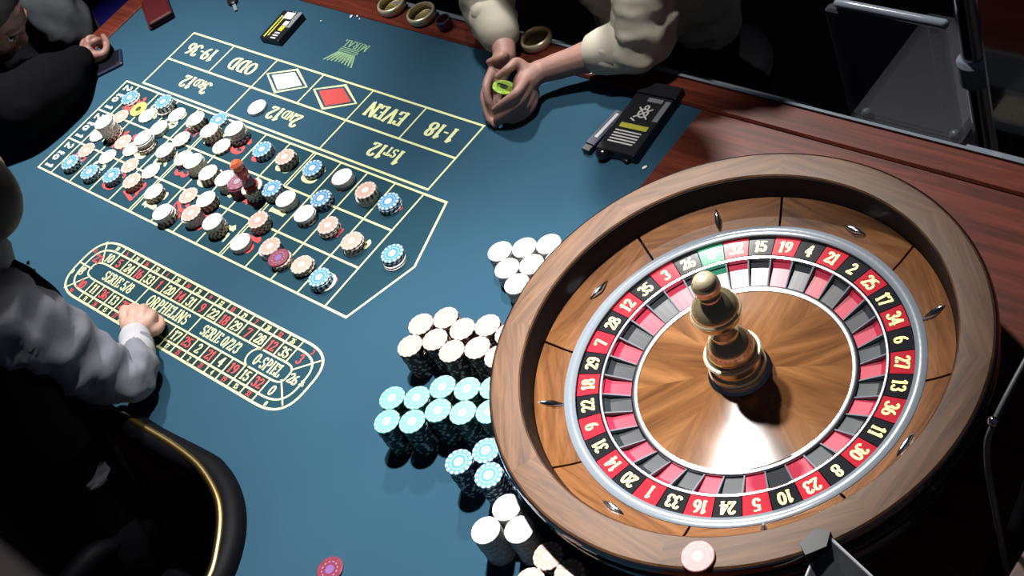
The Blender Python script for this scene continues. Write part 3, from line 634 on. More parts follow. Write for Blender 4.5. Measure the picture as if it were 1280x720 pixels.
for a0, b0, cx0, cy0, r0, a1 in ((.12, .13, .02, .26, 0, 360), (.05, .06, .02, .44, 0, 360)):
    pts = arc(cx0, cy0, a0, b0, 0, 360, 14)
    for p, q in zip(pts[:-1], pts[1:]):
        l = sqrt((q[0]-p[0])**2+(q[1]-p[1])**2); nx, ny = -(q[1]-p[1])/l*.022, (q[0]-p[0])/l*.022
        mb.flat([((p[0]+nx)*c, (p[1]+ny)*c), ((p[0]-nx)*c, (p[1]-ny)*c), ((q[0]-nx)*c, (q[1]-ny)*c), ((q[0]+nx)*c, (q[1]+ny)*c)], .268*c)
for p, q in (((-.16, .1), (.2, .42)), ((.2, .1), (-.16, .42)), ((-.2, 0.06), (-.06, .0))):
    l = sqrt((q[0]-p[0])**2+(q[1]-p[1])**2); nx, ny = -(q[1]-p[1])/l*.02, (q[0]-p[0])/l*.02
    mb.flat([((p[0]+nx)*c, (p[1]+ny)*c), ((p[0]-nx)*c, (p[1]-ny)*c), ((q[0]-nx)*c, (q[1]-ny)*c), ((q[0]+nx)*c, (q[1]+ny)*c)], .269*c)
mb.build('emblem', 'carton_white', t)
t = thing('lighter', 'dark blue lighter with white lettering lying against the cigarette pack', 'lighter', W(15.28, -3.12, 0), radians(-4))
quadbox(t, 'case', 'carton_navy', -.14, .14, -.62, .5, 0, .17, .0012); quadbox(t, 'lettering', 'carton_white', -.04, .05, -.52, .28, .17, .176); quadbox(t, 'head', 'carton_black', -.12, .12, .5, .68, 0, .15, .0012)
t = thing('key_fob', 'round glossy black fob in front of the black cigarette pack', 'key fob', W(15.72, -2.50, 0))
mb = MB(); mb.ellipsoid((0, 0, .14*c), .17*c, .17*c, .14*c); mb.build('knob', 'black_lacquer', t, True)
mb = MB(); mb.sweep([(.1*c, .05*c, .05*c, .05*c), (.4*c, .10*c, .06*c, .045*c), (.62*c, .05*c, .05*c, .06*c)]); mb.build('strap', 'carton_black', t, True)
# slim pack with lighter near the logo
t = thing('cigarette_pack', 'slim olive and white cigarette pack lying near the far rail', 'cigarette pack', W(3.27, -3.33, .01), radians(5))
quadbox(t, 'carton', 'carton_black', -.42, .38, -.58, .58, 0, .2, .0015)
quadbox(t, 'olive_stripe', 'carton_yellow', -.30, -.24, -.36, .52, .2, .207); quadbox(t, 'olive_stripe', 'carton_yellow', -.18, -.13, -.30, .46, .2, .207)
quadbox(t, 'white_patch', 'carton_white', -.20, .16, -.52, -.26, .2, .208); quadbox(t, 'grey_side', 'carton_grey', .20, .37, -.58, .05, .2, .207)
quadbox(t, 'yellow_panel', 'carton_yellow', .02, .2, .02, .22, .2, .207); quadbox(t, 'pale_panel', 'carton_white', .02, .24, -.18, .0, .2, .207)
for k in range(3): quadbox(t, 'text_line', 'carton_white', .0, .2, .28+.1*k, .33+.1*k, .2, .207)
for k in range(3): quadbox(t, 'lid_text', 'carton_grey', -.0+.1*k, .05+.1*k, -.57, -.53, .2, .21)
t = thing('wallet', 'dark red leather purse with metal clasp at the far left rail', 'wallet', W(-2.2, -2.6, .02), radians(-28))
quadbox(t, 'flap', 'wallet_red', -.75, .75, -.45, .35, .12, .26, .004); quadbox(t, 'body', 'wallet_red', -.72, .72, -.42, .42, 0, .13, .004)
mb = MB(); mb.ellipsoid((-.78*c, -.1*c, .2*c), .08*c, .08*c, .08*c); mb.build('clasp', 'chrome', t, True)
t = thing('car_key', 'small black car key with metal blade lying on the far felt', 'key', W(.45, -3.7, 0), radians(-30))
mb = MB(); mb.ellipsoid((-.2*c, 0, .07*c), .26*c, .17*c, .07*c); mb.build('key_head', 'carton_black', t, True); quadbox(t, 'blade', 'steel', .0, .4, -.05, .05, .03, .06)
# ash and crumbs
for (u, v, r_, lab) in ((5.10, -4.42, .07, 'largest white ash flake by the far felt edge'), (5.28, -4.50, .055, 'white ash flake beside the largest one near the rail'), (5.45, -4.42, .035, 'tiny ash crumb right of the white flakes'), (13.0, -4.3, .04, 'tiny white crumb on felt by the right forearm'), (13.75, -4.62, .05, 'white crumb on the rail edge beyond the forearm'), (16.82, -2.56, .07, 'white crumb on felt between cigarette pack and wheel'), (4.2, -4.0, .03, 'faint crumb right of the slim cigarette pack')):
    mb = MB(); mb.ellipsoid((0, 0, .3*r_*c), r_*c, r_*.6*c, r_*.35*c, 7, 5); o = mb.build('ash_crumb', 'white_bit'); o.location = W(u, v, .075 if v < -4.5 else 0); o.rotation_euler[2] = u; tag(o, lab, 'crumb', 'ash and crumbs on the table')

# ------------------------------------------------------------------ padded dealer cut-out
path = [(u+.02, v+.0) for u, v in cut[1:-2]]
path = [(15.03, 12.5)]+path+[(10.9, 8.12), (9.6, 8.12)]
mb = MB(); mb.sweep([(*W(u, v, .05), .30*c) for u, v in path], 14, sub=3); wbuild(mb, 'padded_armrest', 'black_leather', table, True)
mb = MB(); mb.sweep([(*W(u, v, .29), .095*c) for u, v in [(15.25, 12.5), (15.2, 10.8), (15.07, 9.83), (14.66, 9.2), (14.15, 8.68), (13.59, 8.36), (12.73, 8.12), (11.76, 8.06), (10.89, 8.08), (9.8, 8.12)]], 10, sub=4); wbuild(mb, 'brass_edge', 'gold_trim', table, True)
# dealer's chair
t = thing('swivel_chair', 'black leather swivel chair standing in the dealer cut-out', 'chair', W(12.2, 11.6, 0)-Vector((0, 0, TZ)))
mb = MB(); mb.box(-1.9*c, 1.9*c, -2.2*c, 2.2*c, .42, .50, bev=.03); autosmooth(mb.build('seat', 'black_leather', t), 50)
mb = MB(); mb.sweep([(-1.7*c, -2.7*c, .55, .05), (-1.6*c, -3.0*c, .80, .05), (0, -3.3*c, .92, .05), (1.6*c, -3.0*c, .80, .05), (1.7*c, -2.7*c, .55, .05)]); mb.box(-1.7*c, 1.7*c, -3.2*c, -2.75*c, .5, .9, bev=.02); mb.build('backrest', 'black_leather', t, True)
mb = MB(); mb.lathe([(0, .03), (.04, .05), (.035, .42), (0, .42)], 16); autosmooth(mb.build('column', 'grey_tube', t))
for k in range(5):
    a = 2*pi*k/5; mb = MB(); mb.sweep([(.02*cos(a), .02*sin(a), .08, .02), (.30*cos(a), .30*sin(a), .04, .02)], 8); mb.build('foot', 'carton_black', t, True)
for sx in (-1, 1):
    mb = MB(); mb.sweep([(sx*1.9*c, -1.5*c, .46, .015), (sx*2.2*c, -1.2*c, .60, .02), (sx*2.2*c, .6*c, .62, .025), (sx*2.2*c, 1.2*c, .60, .02)], 8); mb.build('armrest', 'black_leather', t, True)
t = thing('plastic_bag', 'crumpled clear plastic pouch hanging at the dark hip of the dealer', 'bag', W(9.15, 9.55, -.65))
mb = MB(); mb.ellipsoid((0, 0, .25*c), .75*c, .5*c, .3*c, 18, 12)
mb.v = [tuple(Vector(p)*(1+.5*noise.noise(Vector(p)*40))) for p in mb.v]; mb.build('bag_body', 'clear_plastic', t)

# ------------------------------------------------------------------ people
def tubes(chains, n=14, fold=0.0, sub=5, mb=None):
    mb = mb or MB()
    for ch in chains: mb.sweep([(*W(u, v, z), r*c) for u, v, z, r in ch], n, fold=fold, sub=sub)
    return mb
def fuse(o, voxel, smooth=4):
    m = o.modifiers.new('fuse', 'REMESH'); m.mode = 'VOXEL'; m.voxel_size = voxel; m.use_smooth_shade = True
    m = o.modifiers.new('soften', 'SMOOTH'); m.iterations = smooth; m.factor = 0.5
    return o
def head(mb, p, f, yaw_tilt=0.0):
    """skull, jaw, nose, ears and neck stub added to mb; p centre (u,v,z), f facing direction (du,dv,dz)"""
    P = W(*p); F = Vector((f[0], -f[1], f[2])).normalized(); Rg = F.cross(Vector((0, 0, 1))).normalized(); U = Rg.cross(F)
    rot = Matrix((Rg, F, U)).transposed()
    def E(x, y, z, rx, ry, rz, n=16): mb.ellipsoid(P+rot @ Vector((x*c, y*c, z*c)), rx*c, ry*c, rz*c, n, 12, rot=rot)
    E(0, -.12, .25, .88, 1.08, 1.0); E(0, .22, -.35, .70, .78, .92); E(0, .42, -.95, .42, .42, .36)
    E(0, 1.03, -.18, .15, .20, .26, 10); E(0, .97, .10, .09, .12, .26, 10); E(0, .78, .35, .60, .25, .14, 12)
    for sx in (-1, 1): E(sx*.90, -.05, -.05, .10, .24, .34, 10); E(sx*.42, .62, -.30, .26, .26, .24, 10)
    E(0, .80, -.72, .32, .22, .14, 10)
    return P, rot
def face_parts(par, P, rot, hair, skinless=False, longhair=False):
    q = wloc(par)
    def E(mb, x, y, z, rx, ry, rz, n=12, mi=0): mb.ellipsoid(P+rot @ Vector((x*c, y*c, z*c)), rx*c, ry*c, rz*c, n, 10, mi, rot)
    for sx in (-1, 1):
        mb = MB(); E(mb, sx*.32, .80, .02, .15, .12, .10); wbuild(mb, 'eye', 'eye_white', par, True)
        mb = MB(); E(mb, sx*.32, .90, .02, .07, .04, .07); wbuild(mb, 'iris', 'iris', par, True)
        mb = MB(); E(mb, sx*.34, .86, .24, .24, .10, .06); wbuild(mb, 'eyebrow', hair, par, True)
    mb = MB(); E(mb, 0, .98, -.58, .26, .10, .09); wbuild(mb, 'lips', 'lip', par, True)
    mb = MB(); E(mb, 0, -.25, .42, .98, 1.08, 1.0, 20)
    if longhair: E(mb, 0, -.55, -.35, .95, .75, 1.1, 20)
    o = wbuild(mb, 'hair', hair, par, True); fuse(o, .008, 3)

# person in cream at the far rail, hands clasped round a chip
pc = thing('person', 'person in cream shirt with rolled sleeves, elbows on the rail, hands clasped', 'person', W(12.8, -8.2, 0)-Vector((0, 0, TZ)))
armR = [(15.3,-7.4,4.6,.62),(15.25,-6.3,2.9,.55),(15.14,-5.05,1.0,.46),(14.21,-4.74,0.75,0.41),(13.39,-4.20,0.65,0.32),(12.92,-3.80,0.62,0.27)]
armL = [(10.5,-7.4,4.6,.62),(10.35,-6.4,2.9,.55),(10.3,-5.25,1.05,.46),(10.92,-4.63,0.80,0.39),(11.39,-4.28,0.68,0.31),(11.67,-4.00,0.62,0.27)]
handR = [[(12.94,-3.84,0.65,0.27),(12.87,-3.45,0.66,0.31),(12.86,-3.22,0.55,0.27)],
 [(12.79,-3.60,0.85,0.17),(12.61,-3.61,1.05,0.13),(12.59,-3.32,1.10,0.115),(12.36,-3.11,.98,0.09)],
 [(12.95,-3.37,0.80,0.15),(13.13,-2.90,0.90,0.12),(12.90,-2.66,0.76,0.11),(12.48,-2.54,0.48,0.09)],
 [(12.97,-3.37,0.62,0.15),(13.14,-2.93,0.67,0.12),(12.93,-2.63,0.52,0.11),(12.53,-2.43,0.28,0.09)],
 [(13.00,-3.37,0.46,0.15),(13.14,-2.97,0.43,0.11),(12.91,-2.69,0.29,0.10),(12.60,-2.49,0.16,0.085)],
 [(12.99,-3.42,0.33,0.13),(13.16,-3.08,0.28,0.10),(13.05,-2.79,0.19,0.09),(12.83,-2.60,0.13,0.08)]]
handL = [[(11.63,-4.05,0.62,0.28),(11.70,-3.69,0.52,0.29),(11.85,-3.26,0.42,0.25)],
 [(11.72,-3.82,0.66,0.17),(11.95,-3.80,.92,0.13),(11.90,-3.64,.95,0.11),(11.62,-3.55,0.84,0.085)],
 [(11.72,-3.50,0.66,0.13),(11.97,-2.98,0.73,0.11),(12.15,-2.71,0.54,0.10),(12.28,-2.63,0.30,0.09)],
 [(11.64,-3.41,0.48,0.14),(11.84,-2.89,0.45,0.115),(12.06,-2.61,0.30,0.105),(12.27,-2.41,0.14,0.09)],
 [(11.71,-3.33,0.33,0.14),(11.89,-2.87,0.28,0.11),(12.18,-2.56,0.19,0.10),(12.46,-2.36,0.12,0.085)],
 [(11.80,-3.33,0.25,0.13),(12.1,-2.95,0.18,0.10),(12.4,-2.70,0.13,0.09),(12.6,-2.62,0.11,0.08)]]
torso = [(12.9,-8.4,-2.2,1.25),(12.9,-8.2,-.6,1.35),(12.9,-8.0,1.2,1.35),(12.9,-7.8,3.2,1.5),(12.9,-7.5,4.6,1.1),(12.9,-7.2,5.4,.62),(12.95,-6.9,6.2,.58)]
legs = [[(12.2,-8.3,-2.4,.95),(11.6,-6.6,-2.7,.72),(11.4,-6.3,-5.5,.50),(11.4,-6.5,-8.3,.36),(11.4,-5.8,-8.7,.30)], [(13.6,-8.3,-2.4,.95),(14.2,-6.6,-2.7,.72),(14.4,-6.3,-5.5,.50),(14.4,-6.5,-8.3,.36),(14.4,-5.8,-8.7,.30)]]
mb = tubes([armR, armL]+handR+handL+[torso]+legs, 14); P, rot = head(mb, (12.95, -6.4, 7.3), (0, 1, -.45)); body = wbuild(mb, 'body', 'skin', pc); fuse(body, .0036, 3)
face_parts(pc, P, rot, 'hair_black')
mb = tubes([[(15.3,-7.4,4.6,.85),(15.27,-6.3,2.9,.78),(15.2,-5.22,1.12,.74),(14.72,-4.92,.90,.62),(14.30,-4.76,.80,.50)], [(10.5,-7.4,4.6,.85),(10.33,-6.4,2.9,.78),(10.28,-5.32,1.2,.74),(10.72,-4.82,.95,.60),(11.10,-4.52,.80,.48)],
  [(11.9,-8.35,-1.3,1.1),(11.9,-8.1,.6,1.25),(11.7,-7.9,2.6,1.35),(11.6,-7.6,4.3,1.0)], [(13.9,-8.35,-1.3,1.1),(13.9,-8.1,.6,1.25),(14.1,-7.9,2.6,1.35),(14.2,-7.6,4.3,1.0)], [(12.9,-8.1,-1.3,1.25),(12.9,-7.7,.6,1.4),(12.9,-7.6,3,1.5),(12.9,-7.5,4.8,1.0)]], 36, fold=.20, sub=14)
o = wbuild(mb, 'shirt', 'cream_cloth', pc); fuse(o, .005, 1)
for pts in ([(14.72,-4.92,.90,.62),(14.30,-4.76,.80,.56)], [(10.74,-4.80,.95,.60),(11.08,-4.54,.82,.54)]):
    mb = tubes([pts], 24, sub=3); o = wbuild(mb, 'rolled_cuff', 'cream_cloth', pc, True)
mb = tubes([[(12.2,-8.3,-2.3,1.15),(11.6,-6.6,-2.6,.92),(11.4,-6.35,-5.5,.68),(11.4,-6.5,-8.1,.5)], [(13.6,-8.3,-2.3,1.15),(14.2,-6.6,-2.6,.92),(14.4,-6.35,-5.5,.68),(14.4,-6.5,-8.1,.5)], [(12.9,-8.4,-2.6,1.3),(12.9,-8.3,-1.4,1.38)]], 16, fold=.06)
o = wbuild(mb, 'trousers', 'trouser_cloth', pc); fuse(o, .012, 2)
for s_, u in ((-1, 11.4), (1, 14.4)):
    mb = tubes([[(u, -6.6, -8.55, .36), (u, -5.6, -8.62, .30)]], 14); wbuild(mb, 'shoe', 'carton_black', pc, True)
mb = MB(); mb.lathe([(.115*c, -.05*c), (.14*c, -.05*c), (.14*c, .05*c), (.115*c, .05*c)], 20, close=True); o = mb.build('finger_ring', 'chrome', pc, True); o.location = W(13.03, -2.83, .36)-pc.location; o.rotation_euler = (radians(80), 0, radians(40))
o = link('casino_chip', CM['G'], None, W(12.50, -3.02, .72)); o.rotation_euler = (radians(-20), radians(18), 0); tag(o, 'lime green chip held between the clasped hands', 'casino chip')

# dealer reaching over the racetrack
pd = thing('person', 'dealer in white shirt and black sequinned vest reaching to the racetrack', 'person', W(8.4, 10, 0)-Vector((0, 0, TZ)))
sl = [(8.5,8.55,3.9,.95),(8.95,8.15,3.1,.98),(9.35,7.90,1.9,.84),(9.72,7.60,1.02,.60),(9.62,7.24,.74,.52),(9.05,6.84,.58,.40),(8.62,6.60,.50,.34)]
wr = [[(8.5,8.4,3.9,.5),(9.2,7.9,2.2,.48),(9.7,7.62,1.02,.42),(9.3,7.0,.62,.32),(9.05,6.86,.55,.27),(8.56,6.56,.50,.28),(8.28,6.33,.52,.32)], [(8.01,6.36,.45,.22),(8.45,6.20,.5,.24)],
 [(7.86,6.34,.48,.16),(7.65,6.19,.54,.135),(7.30,6.02,.36,.12),(7.17,5.98,.13,.10)], [(8.11,6.25,.53,.16),(7.95,6.07,.60,.135),(7.52,5.88,.38,.12),(7.36,5.84,.13,.10)],
 [(8.37,6.16,.55,.16),(8.21,5.96,.60,.135),(7.82,5.78,.38,.12),(7.65,5.76,.13,.10)], [(8.52,6.13,.48,.15),(8.45,5.93,.52,.125),(8.11,5.76,.32,.11),(7.98,5.78,.13,.09)], [(8.49,6.29,.4,.16),(8.66,6.08,.33,.13),(8.50,5.88,.22,.115),(8.22,5.74,.13,.095)]]
dt = [(8.2,10.1,-3.0,1.3),(8.2,9.9,-1,1.25),(8.1,9.4,1,1.3),(7.9,8.8,2.8,1.35),(7.8,8.1,3.9,.8),(7.8,7.5,4.6,.58)]
larm = [(6.6,8.6,3.6,.6),(6.0,9.2,1.6,.5),(6.4,9.2,-.4,.42),(6.7,8.7,-1.6,.28),(6.8,8.6,-2.2,.22)]
dl_ = [[(7.6,10.2,-3,.85),(7.5,10.2,-5.8,.6),(7.5,10.3,-8.3,.4),(7.5,9.7,-8.7,.3)], [(8.9,10.2,-3,.85),(9.0,10.2,-5.8,.6),(9.0,10.3,-8.3,.4),(9.0,9.7,-8.7,.3)]]
lfin = [[(6.8, 8.55, -2.3, .12), (6.75+.1*k, 8.5+.05*k, -2.7, .10), (6.78+.1*k, 8.42+.05*k, -3.0, .09)] for k in range(4)]+[[(6.9, 8.5, -2.1, .12), (7.05, 8.35, -2.4, .1)]]
mb = tubes(wr+[dt, larm]+lfin+dl_, 14); P, rot = head(mb, (7.40, 6.85, 5.75), (-1, -.15, -.45)); body = wbuild(mb, 'body', 'skin_pale', pd); fuse(body, .0040, 3)
face_parts(pd, P, rot, 'hair_brown', longhair=True)
mb = tubes([sl], 30, fold=.24, sub=12); o = wbuild(mb, 'sleeve', 'white_cloth_shaded', pd, True)
mb = tubes([[(6.6,8.6,3.6,.78),(6.0,9.2,1.6,.66),(6.4,9.2,-.4,.55),(6.7,8.75,-1.4,.40)]], 24, fold=.12, sub=8); wbuild(mb, 'sleeve', 'white_cloth_shaded', pd, True)
mb = tubes([[(9.02,6.82,.57,.42),(8.75,6.67,.52,.375),(8.50,6.52,.50,.37)]], 24, sub=3, fold=.06); wbuild(mb, 'cuff', 'white_cloth_lit', pd, True)
mb = tubes([[(7.85,8.1,4.0,.86),(7.8,7.7,4.4,.74)]], 24, sub=3, fold=.05); wbuild(mb, 'collar', 'white_cloth_shaded', pd, True)
mb = tubes([[(8.2,10.1,-2.8,1.5),(8.2,9.9,-1,1.42),(8.1,9.4,1,1.45),(7.9,8.8,2.6,1.45),(7.8,8.3,3.5,1.0)], [(8.9,9.5,.6,1.1),(8.75,8.9,2.2,1.05),(8.45,8.2,3.3,.85),(8.1,7.75,3.8,.6)], [(7.2,9.5,.6,1.1),(6.9,8.9,2.2,1.05),(7.0,8.3,3.3,.85),(7.4,7.8,3.8,.6)], [(8.6,8.2,2.2,.8),(8.5,7.8,3.0,.75),(8.2,7.6,3.5,.55)]], 20, fold=.05)
vest = wbuild(mb, 'vest', 'black_cloth', pd); fuse(vest, .009, 2)
for k in range(9):
    u, v, z = 7.95+.13*k, 7.02+.06*k, 3.55-.10*k
    mb = MB(); mb.ellipsoid(W(u+.1*(k % 2), v, z), .05*c, .05*c, .05*c, 7, 5); wbuild(mb, 'sequin', 'sequin', pd)
mb = tubes([[(7.6,10.2,-2.8,1.1),(7.5,10.2,-5.8,.8),(7.5,10.3,-8.4,.6)], [(8.9,10.2,-2.8,1.1),(9.0,10.2,-5.8,.8),(9.0,10.3,-8.4,.6)]], 16, fold=.05); o = wbuild(mb, 'trousers', 'trouser_cloth', pd); fuse(o, .012, 2)
for u in (7.5, 9.0):
    mb = tubes([[(u, 10.4, -8.55, .36), (u, 9.5, -8.62, .30)]], 14); wbuild(mb, 'shoe', 'carton_black', pd, True)

# person in black leaning over the table end
pb = thing('person', 'dark bearded person in black jacket leaning over the left table end', 'person', W(-6.0, 2.2, 0)-Vector((0, 0, TZ)))
bs = [(-5.2,3.6,3.4,.62),(-3.9,3.5,1.9,.55),(-2.5,2.8,.75,.45),(-2.4,1.5,.58,.38),(-2.48,.67,.50,.31),(-2.63,.09,.46,.29),(-2.58,-.15,.46,.25)]
bf = [[(-2.37,-.24,.38,.18),(-2.14,-.43,.34,.15),(-2.36,-.75,.38,.135),(-2.9,-.98,.35,.115)], [(-2.63,-.36,.52,.18),(-2.41,-.48,.70,.14),(-2.43,-.65,.58,.13),(-2.54,-.61,.35,.12)], [(-2.80,-.35,.52,.17),(-2.80,-.50,.66,.14),(-2.80,-.68,.56,.13),(-2.83,-.64,.34,.115)], [(-2.92,-.22,.48,.16),(-3.12,-.45,.52,.13),(-3.12,-.60,.44,.12),(-3.05,-.52,.30,.11)], [(-2.52,-.11,.33,.18),(-2.34,-.24,.25,.155),(-2.28,-.42,.2,.13)]]
bt = [(-6.4,2.2,-2.6,1.35),(-6.3,2.2,-.4,1.4),(-5.9,2.1,1.6,1.45),(-5.2,2.0,3.0,1.4),(-4.3,1.8,3.3,.75),(-3.7,1.7,3.3,.62)]
bl = [(-5.2,.6,3.4,.62),(-5.3,.9,1.6,.52),(-4.6,1.1,.55,.42),(-3.9,1.0,.45,.30),(-3.6,.9,.42,.26)]
blf = [[(-3.6,.9,.42,.2),(-3.3,.85+.12*k,.40,.12),(-3.0,.85+.13*k,.22,.10)] for k in range(4)]+[[(-3.6,.8,.42,.15),(-3.3,.7,.35,.12),(-3.1,.7,.22,.1)]]
bleg = [[(-6.2,3.0,-2.6,.95),(-4.9,3.2,-2.8,.7),(-4.8,3.2,-5.6,.5),(-4.9,3.2,-8.3,.36),(-4.3,3.2,-8.7,.3)], [(-6.2,1.2,-2.6,.95),(-4.9,1.0,-2.8,.7),(-4.8,1.0,-5.6,.5),(-4.9,1.0,-8.3,.36),(-4.3,1.0,-8.7,.3)]]
bf = [[(a_, b_, z_, r_*.76) for a_, b_, z_, r_ in ch] for ch in bf]
mb = tubes([bs]+bf+[bt, bl]+blf+bleg, 14); P, rot = head(mb, (-2.85, 1.45, 3.2), (.8, -.45, -1.0)); body = wbuild(mb, 'body', 'skin_shade', pb); fuse(body, .0036, 2)
face_parts(pb, P, rot, 'hair_black')
mb = MB()
for x, y, z, rx, ry, rz in ((0, .55, -.95, .55, .45, .38), (.5, .30, -.6, .22, .4, .5), (-.5, .30, -.6, .22, .4, .5)): mb.ellipsoid(P+rot @ Vector((x*c, y*c, z*c)), rx*c, ry*c, rz*c, 14, 10, 0, rot)
o = wbuild(mb, 'beard', 'hair_black', pb); fuse(o, .008, 2)
mb = tubes([[(-5.2,3.6,3.4,.95),(-3.9,3.5,1.95,.95),(-2.2,2.75,1.1,1.08),(-1.85,1.6,.95,.95),(-2.30,.45,.62,.54)], [(-5.2,.6,3.4,.9),(-5.3,.9,1.6,.78),(-4.7,1.1,.75,.62),(-3.95,1.0,.52,.45)], [(-6.4,2.9,-2.2,1.1),(-6.2,3.0,.6,1.3),(-5.5,2.9,2.6,1.2)], [(-6.4,1.5,-2.2,1.1),(-6.2,1.3,.6,1.3),(-5.5,1.1,2.6,1.2)], [(-6.3,2.2,-2.2,1.3),(-6.0,2.1,1,1.5),(-5.0,1.9,3.1,1.2),(-4.4,1.8,3.3,.85)]], 22, fold=.10, sub=6)  # right sleeve enlarged so its bulk also stands for its soft shadow on felt
o = wbuild(mb, 'jacket', 'black_cloth', pb); fuse(o, .010, 2)
mb = tubes([[(-2.34,.50,.60,.54),(-2.40,.30,.58,.50)]], 20, sub=3); wbuild(mb, 'cuff', 'black_cloth', pb, True)
mb = tubes([[(-6.2,3.0,-2.4,1.15),(-4.9,3.2,-2.7,.9),(-4.8,3.2,-5.6,.68),(-4.9,3.2,-8.2,.5)], [(-6.2,1.2,-2.4,1.15),(-4.9,1.0,-2.7,.9),(-4.8,1.0,-5.6,.68),(-4.9,1.0,-8.2,.5)]], 16); o = wbuild(mb, 'trousers', 'trouser_cloth', pb); fuse(o, .012, 2)
t = thing('mobile_phone', 'dark blue phone lying under the hand at the left rail', 'phone', W(-2.25, -.05, .0), radians(-35))
quadbox(t, 'case', 'carton_navy', -.42, .42, -.8, .8, 0, .11, .003); quadbox(t, 'screen', 'black_lacquer', -.37, .37, -.72, .72, .11, .115)
# person in grey behind the left rail
pg = thing('person', 'person in folded grey shirt sleeve standing behind the left rail', 'person', W(-9.2, -.6, 0)-Vector((0, 0, TZ)))
ga = [(-8.4,-.4,4.2,.62),(-6.8,-.9,2.0,.55),(-5.3,-1.0,.2,.44),(-5.4,-1.2,-1.4,.34),(-5.5,-1.2,-2.2,.28)]
gt = [(-9.6,-.9,-2.6,1.3),(-9.6,-.9,0,1.35),(-9.4,-.8,2.6,1.4),(-9.2,-.7,4.4,.9),(-9.0,-.7,5.4,.58),(-8.9,-.7,6.2,.55)]
gl = [(-9.4,-2.2,4.2,.6),(-9.4,-2.9,1.6,.5),(-9.2,-2.9,-1.0,.35),(-9.1,-2.8,-1.8,.25)]
gf = [[(-5.5,-1.2,-2.2,.2),(-5.4+.08*k,-1.2-.12*k,-2.7,.12),(-5.4+.1*k,-1.2-.12*k,-3.05,.1)] for k in range(4)]+[[(-5.5,-1.1,-2.2,.16),(-5.3,-1.0,-2.5,.12),(-5.25,-1.0,-2.75,.1)]]
gleg = [[(-9.6,-.2,-2.6,.85),(-9.6,-.2,-5.8,.6),(-9.6,-.2,-8.3,.4),(-9.0,-.2,-8.7,.3)], [(-9.6,-1.6,-2.6,.85),(-9.6,-1.6,-5.8,.6),(-9.6,-1.6,-8.3,.4),(-9.0,-1.6,-8.7,.3)]]
mb = tubes([ga, gt, gl]+gf+gleg, 14); P, rot = head(mb, (-8.7, -.7, 7.3), (1, .2, -.3)); body = wbuild(mb, 'body', 'skin_shade', pg); fuse(body, .006, 3)
face_parts(pg, P, rot, 'hair_black')
mb = tubes([[(-8.4,-.4,4.2,.95),(-6.8,-.9,2.0,.92),(-5.3,-1.0,.4,.86),(-5.4,-1.2,-.7,.66)], [(-9.6,-1.5,-2.4,1.1),(-9.6,-1.5,1,1.3),(-9.4,-1.6,3.8,1.0)], [(-9.6,-.3,-2.4,1.1),(-9.6,-.3,1,1.3),(-9.3,-.1,3.8,1.0)], [(-9.6,-.9,-2.4,1.3),(-9.5,-.9,2,1.45),(-9.2,-.7,4.4,1.0)], [(-9.4,-2.2,4.2,.9),(-9.4,-2.9,1.6,.75),(-9.2,-2.9,-.8,.55)]], 26, fold=.2, sub=9)
o = wbuild(mb, 'shirt', 'grey_cloth', pg); fuse(o, .008, 1)
mb = tubes([[(-9.6,-.2,-2.4,1.1),(-9.6,-.2,-5.8,.8),(-9.6,-.2,-8.4,.6)], [(-9.6,-1.6,-2.4,1.1),(-9.6,-1.6,-5.8,.8),(-9.6,-1.6,-8.4,.6)]], 16); o = wbuild(mb, 'trousers', 'trouser_cloth', pg); fuse(o, .012, 2)

# ------------------------------------------------------------------ seats and fittings round the table
def stool(name, u, v, lab, m, h=5.6):
    t = thing(name, lab, 'stool', W(u, v, 0)-Vector((0, 0, TZ)))
    z = TZ-(8.94-h)*c*0-3.35*c-.02
    mb = MB(); mb.lathe([(0, z-.05), (.17, z-.05), (.185, z-.03), (.185, z-.01), (.16, z+.004), (0, z+.006)], 32); autosmooth(mb.build('seat', m, t))
    mb = MB(); mb.lathe([(0, 0), (.20, 0), (.20, .012), (.03, .03), (.025, z-.05), (0, z-.05)], 28); autosmooth(mb.build('pedestal', 'chrome', t))
    mb = MB(); mb.lathe([(.13, .20), (.145, .19), (.145, .215), (.13, .215)], 28, close=True); autosmooth(mb.build('foot_ring', 'chrome', t))
    return t
stool('bar_stool', 12.9, -8.5, 'round black stool under the person in cream', 'black_leather')
stool('bar_stool', -6.7, 2.1, 'round black stool under the person in black', 'black_leather')
t = thing('bench', 'blue vinyl bench seat behind the left mahogany rail', 'bench', W(-6.6, -3.9, 0)-Vector((0, 0, TZ)))
mb = MB(); mb.box(-1.6*c, 1.6*c, -1.6*c, 2.6*c, .52, .64, bev=.02); autosmooth(mb.build('cushion', 'blue_vinyl', t), 50)
mb = MB(); mb.box(-1.5*c, 1.5*c, -1.5*c, 2.5*c, 0, .52); mb.build('plinth', 'wall_dark', t)
